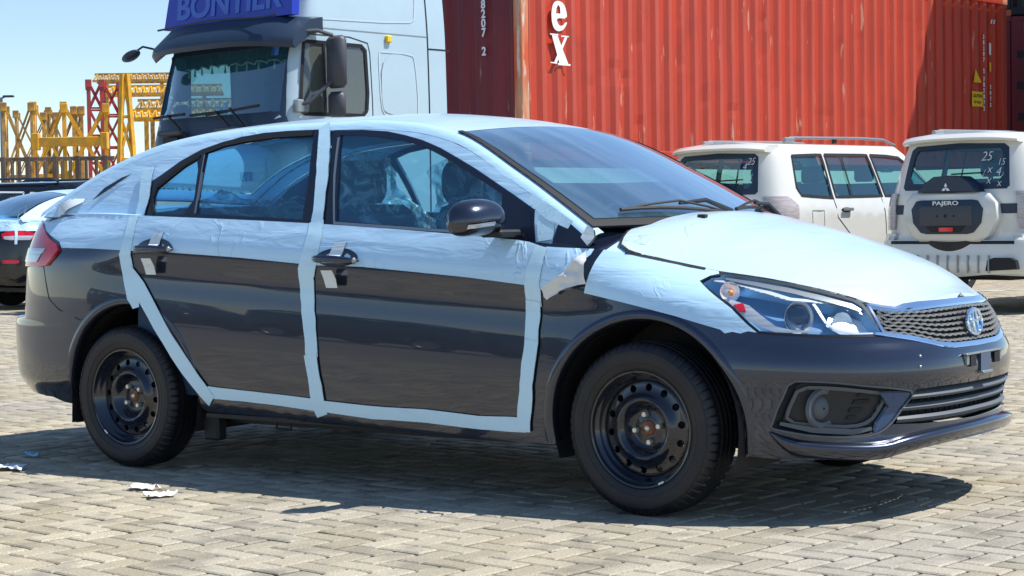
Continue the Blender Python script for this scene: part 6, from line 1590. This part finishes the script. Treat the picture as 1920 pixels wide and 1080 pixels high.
# ---------------------------------------------------------------- steel fence, crane masts, lamp post, bushes
fe = empty('steel_fence', gp(0,46), gdir(1,.02), 'rusty brown fence of upright steel posts under the crane masts', 'fence')
x = -14.2; k = 0; rf = random.Random(9)
while x < -9.7:
    big = k % 3 == 0
    B().bbox(x-.05 if big else x-.03, x+.07 if big else x+.03, -.06, .06, 0, 2.72 if big else 2.62, .01).obj('fence_post', 'brown', fe); x += rf.uniform(.17,.25); k += 1
B().bbox(-14.4,-9.65,-.05,.05,2.60,2.70,.01, Matrix.Rotation(0,4,'Z')).obj('fence_rail', 'brown', fe)
B().bbox(-14.4,-9.65,-.04,.04,.5,.58,.01).obj('fence_rail', 'brown', fe)
def mast(name, px0, px1, Z, ytop, zbot, m, label, panels, depth=1.6, taper=0, chord=.11, br=.075, cap=True, lean=0, grp='crane mast sections stored behind the fence'):
    """four chords with crossed braces standing on the yard"""
    hz = 405.7-.016*((px0+px1)/2-960); zt = 1.068+(hz-ytop)*Z/FPX
    X0, X1 = (px0-960)/FPX*Z, (px1-960)/FPX*Z; cx = (X0+X1)/2; w_ = (X1-X0)/2
    o = empty(name, gp(cx, Z), gdir(1,.22), label, 'crane part', grp)
    def P(sx, sy, f):
        k_ = 1-taper*f; return Vector((sx*w_*k_+lean*f, sy*depth/2*k_, zbot+(zt-zbot)*f))
    for sx, sy in ((-1,-1),(1,-1),(1,1),(-1,1)):
        B().bar(P(sx,sy,0), P(sx,sy,1), chord).obj('chord', m, o)
        if cap: B().bbox(-.13,.13,-.13,.13,-.28,.05,.02).obj('chord_joint', m, o, loc=P(sx,sy,1))
    for i in range(panels):
        f0, f1 = i/panels, (i+1)/panels
        for (a, b_) in (((-1,-1),(1,-1)), ((-1,1),(1,1)), ((-1,-1),(-1,1)), ((1,-1),(1,1))):
            B().bar(P(*a,f0), P(*b_,f1), br).obj('brace', m, o); B().bar(P(*b_,f0), P(*a,f1), br).obj('brace', m, o)
            B().bar(P(*a,f0), P(*b_,f0), br).obj('brace', m, o)
    return o
mast('crane_mast', 18, 68, 70, 199, .2, 'yel2', 'weathered yellow mast section standing beside the lamp post', 2, 2.4, chord=.10)
mast('crane_mast', 73, 127, 72, 197, .2, 'yel', 'bright yellow mast section left of the thick cross beam', 2, 2.2)
mast('crane_mast', 129, 205, 68, 200, -.0, 'yel', 'widest yellow mast section with a large crossed brace over the fence', 2, 1.4, chord=.13, br=.12)
mast('crane_mast', 146, 160, 74, 203, .2, 'yel2', 'slender brownish yellow column behind the widest mast section', 3, .6, chord=.14)
mast('crane_mast', 100, 150, 80, 206, .2, 'yel2', 'dull yellow mast section half hidden behind the wide one', 2, 1.8, chord=.10)
mast('crane_mast', 40, 96, 84, 212, .2, 'yel2', 'pale yellow mast section furthest back on the left', 2, 1.8, chord=.09, br=.06)
mast('crane_mast', 175, 199, 78, 155, .2, 'redc', 'red mast section, left of the pair of red ones', 6, 1.6, chord=.16)
mast('crane_mast', 203, 232, 80, 158, .2, 'redc', 'red mast section, right of the pair of red ones', 5, 1.6, chord=.16)
mast('crane_tower', 222, 264, 66, 140, .3, 'yel', 'tall tapering yellow crane tower top beside the lorry windscreen', 4, 1.0, taper=.78, chord=.14, br=.08, cap=False)
mast('crane_mast', 90, 112, 78, 215, .2, 'yel2', 'small dark yellow mast seen through the bright yellow ones', 4, 1.2, chord=.12, br=.06)
bm_ = empty('cross_beam', gp((140-960)/FPX*67,67.0,0), gdir(1,.0), 'thick yellow steel beam lying level across the crane masts', 'beam', None)
B().bbox(-1.25,1.2,-.12,.12,3.82,4.15,.02).obj('beam_web', 'yel', bm_)
for f in (-1.25,1.2): B().bbox(f-.12,f+.12,-.2,.2,3.7,4.3,.02).obj('beam_end', 'yel', bm_)
# crane jibs stacked on their sides further back
def jib(px0, px1, Z, y0, y1, m, label, n=14):
    hz = 405.7-.016*((px0+px1)/2-960); X0, X1 = (px0-960)/FPX*Z, (px1-960)/FPX*Z; za, zb = 1.068+(hz-y1)*Z/FPX, 1.068+(hz-y0)*Z/FPX
    o = empty('crane_jib', gp(X0, Z), gdir(1,.03), label, 'crane part', 'crane jibs stacked at the back of the yard'); L = X1-X0
    for y, z in ((0,za),(1.4,za),(.7,zb)): B().bar((0,y,z),(L,y,z),.13).obj('chord', m, o)
    for i in range(n):
        a, b_ = L*i/n, L*(i+1)/n; mid = (a+b_)/2
        for y in (0,1.4):
            B().bar((a,y,za),(mid,.7,zb),.07).obj('brace', m, o); B().bar((mid,.7,zb),(b_,y,za),.07).obj('brace', m, o)
    for x_ in (L*.15, L*.85): B().bar((x_,.7,0),(x_,.7,za),.2).obj('support_leg', m, o)
    return o
jib(183, 330, 110, 138, 152, 'yel2', 'pale thin crane jib, highest of the stacked jibs behind the lorry', 14)
jib(196, 420, 100, 160, 176, 'yel', 'yellow crane jib, middle of the stacked jibs behind the lorry', 16)
jib(262, 440, 95, 186, 204, 'yel2', 'dark yellow crane jib, lowest of the stacked jibs behind the lorry', 12)
jib(250, 430, 92, 205, 222, 'yel', 'yellow crane jib seen through the lorry windscreen', 14)
lp_ = empty('street_lamp', gp((11-960)/FPX*90, 90), 0, 'slim grey street lamp at the left edge with a flat lantern', 'lamp')
B().tube([(0,0,0),(0,0,4),(0,0,7.15)], [.11,.09,.07], 10).tube([(0,0,7.1),(RH.x*.2,RH.y*.2,7.2)], .05).obj('pole', 'pole', lp_, smooth=True)
la = B().bbox(.1,.62,-.13,.13,7.15,7.25,.03,Matrix.Rotation(math.atan2(RH.y,RH.x),4,'Z')).obj('lantern', 'tdark', lp_)
def bush(px, Z, r, h_, n, label, seed):
    rg = random.Random(seed); p0 = gp((px-960)/FPX*Z, Z); o = empty('bush', p0, 0, label, 'bush')
    cl = [(rg.uniform(-r,r)*.7, rg.uniform(-r,r)*.7, h_*rg.uniform(.35,.85), r*rg.uniform(.25,.5)) for _ in range(9)]
    V = []; F = []
    for _ in range(n):
        c = rg.choice(cl); d = Vector((rg.gauss(0,1), rg.gauss(0,1), rg.gauss(0,1))).normalized()*c[3]*rg.uniform(.6,1.1)
        q = Vector(c[:3])+d; 
        if q.z < .05: continue
        a = Vector((rg.gauss(0,1), rg.gauss(0,1), rg.gauss(0,1))).normalized()*.09; b_ = a.cross(Vector((rg.gauss(0,1), rg.gauss(0,1), rg.gauss(0,1)))).normalized()*.05
        k = len(V); V += [q-a, q+b_, q+a, q-b_]; F.append((k,k+1,k+2,k+3))
    f_ = B().add(V, F).obj('foliage', 'leaf', o, fix=False); f_['kind'] = 'stuff'
    b = B()
    for c in cl[:5]: b.tube([(0,0,0),(c[0]*.5,c[1]*.5,c[2]*.5),(c[0],c[1],c[2])], [.05,.03,.01], 6)
    b.obj('stem', 'brown', o)
bush(238, 50, .75, 2.35, 2600, 'green bush between the crane tower and the saloon rear pillar', 3)
bush(60, 52, 1.0, 1.9, 2400, 'low green bush behind the left end of the steel fence', 5)
bush(130, 54, 1.1, 1.9, 2400, 'low green bush behind the middle of the steel fence', 6)

# ---------------------------------------------------------------- ground markings and litter
def gline(name, pts, w_, m, z=.003):
    V = []; n = len(pts)
    P = [gp((x-960)/FPX*Zz, Zz) for x, Zz in pts]
    for i in range(n):
        d = (P[min(n-1,i+1)]-P[max(0,i-1)]).normalized(); nn_ = Vector((-d.y,d.x,0))*w_/2
        V += [(P[i]+nn_+Vector((0,0,z)))[:], (P[i]-nn_+Vector((0,0,z)))[:]]
    o = B().add(V, [(i*2, i*2+1, i*2+3, i*2+2) for i in range(n-1)]).obj(name, m, fix=False); o['kind'] = 'structure'; return o
gline('yellow_line', [(1780,19.0),(1870,19.4),(1990,19.9)], .14, 'yellow_line')
gline('white_line', [(1780,24.2),(1990,24.6)], .16, 'white_line')
gline('yellow_line', [(-60,23.6),(60,23.3),(140,23.1)], .12, 'yellow_line')
gline('white_line', [(-60,19.4),(130,19.0)], .12, 'white_line')
def litter(px, py, sz, seed, label, rz, mm='paper', asp=.5):
    rg = random.Random(seed); dd = Vector(_f)+(px-960)/FPX*_r2-(py-540)/FPX*_u2; t = -CZ/dd.z; p = Vector((CX,CY,CZ))+dd*t
    n, m = 10, 6; V = []
    for i in range(n+1):
        for j in range(m+1):
            a, b_ = i/n-.5, j/m-.5; e = 1+.3*noise.noise(Vector((a*3+seed,b_*3,2)))
            V.append((a*sz*e, b_*sz*asp*e, .006+.022*max(0, noise.noise(Vector((a*5+seed, b_*5, 1)))+.35)))
    o = B().add(V, [(i*(m+1)+j, (i+1)*(m+1)+j, (i+1)*(m+1)+j+1, i*(m+1)+j+1) for i in range(n) for j in range(m)]).obj('paper_scrap', mm, None, smooth=True, sharp=180, loc=(p.x, p.y, 0), rot=(0,0,rz), fix=False)
    tag(o, label, 'litter', 'scraps of paper and tape on the paving')
MT['bluetape'] = mat('pale_blue_tape', (.35,.62,.75), rough=.5)
litter(18, 881, .14, 1, 'white scrap at the left edge where the shadow ends', .5, asp=.75)
litter(57, 857, .11, 2, 'pale blue curled tape scrap in the shade, left of the rear wheel', .2, 'bluetape', .4)
litter(268, 918, .12, 3, 'white scrap below the rear wheel, left of a touching pair', .3, asp=.5)
litter(300, 932, .11, 4, 'white scrap below the rear wheel, right of a touching pair', 1.1, asp=.7)
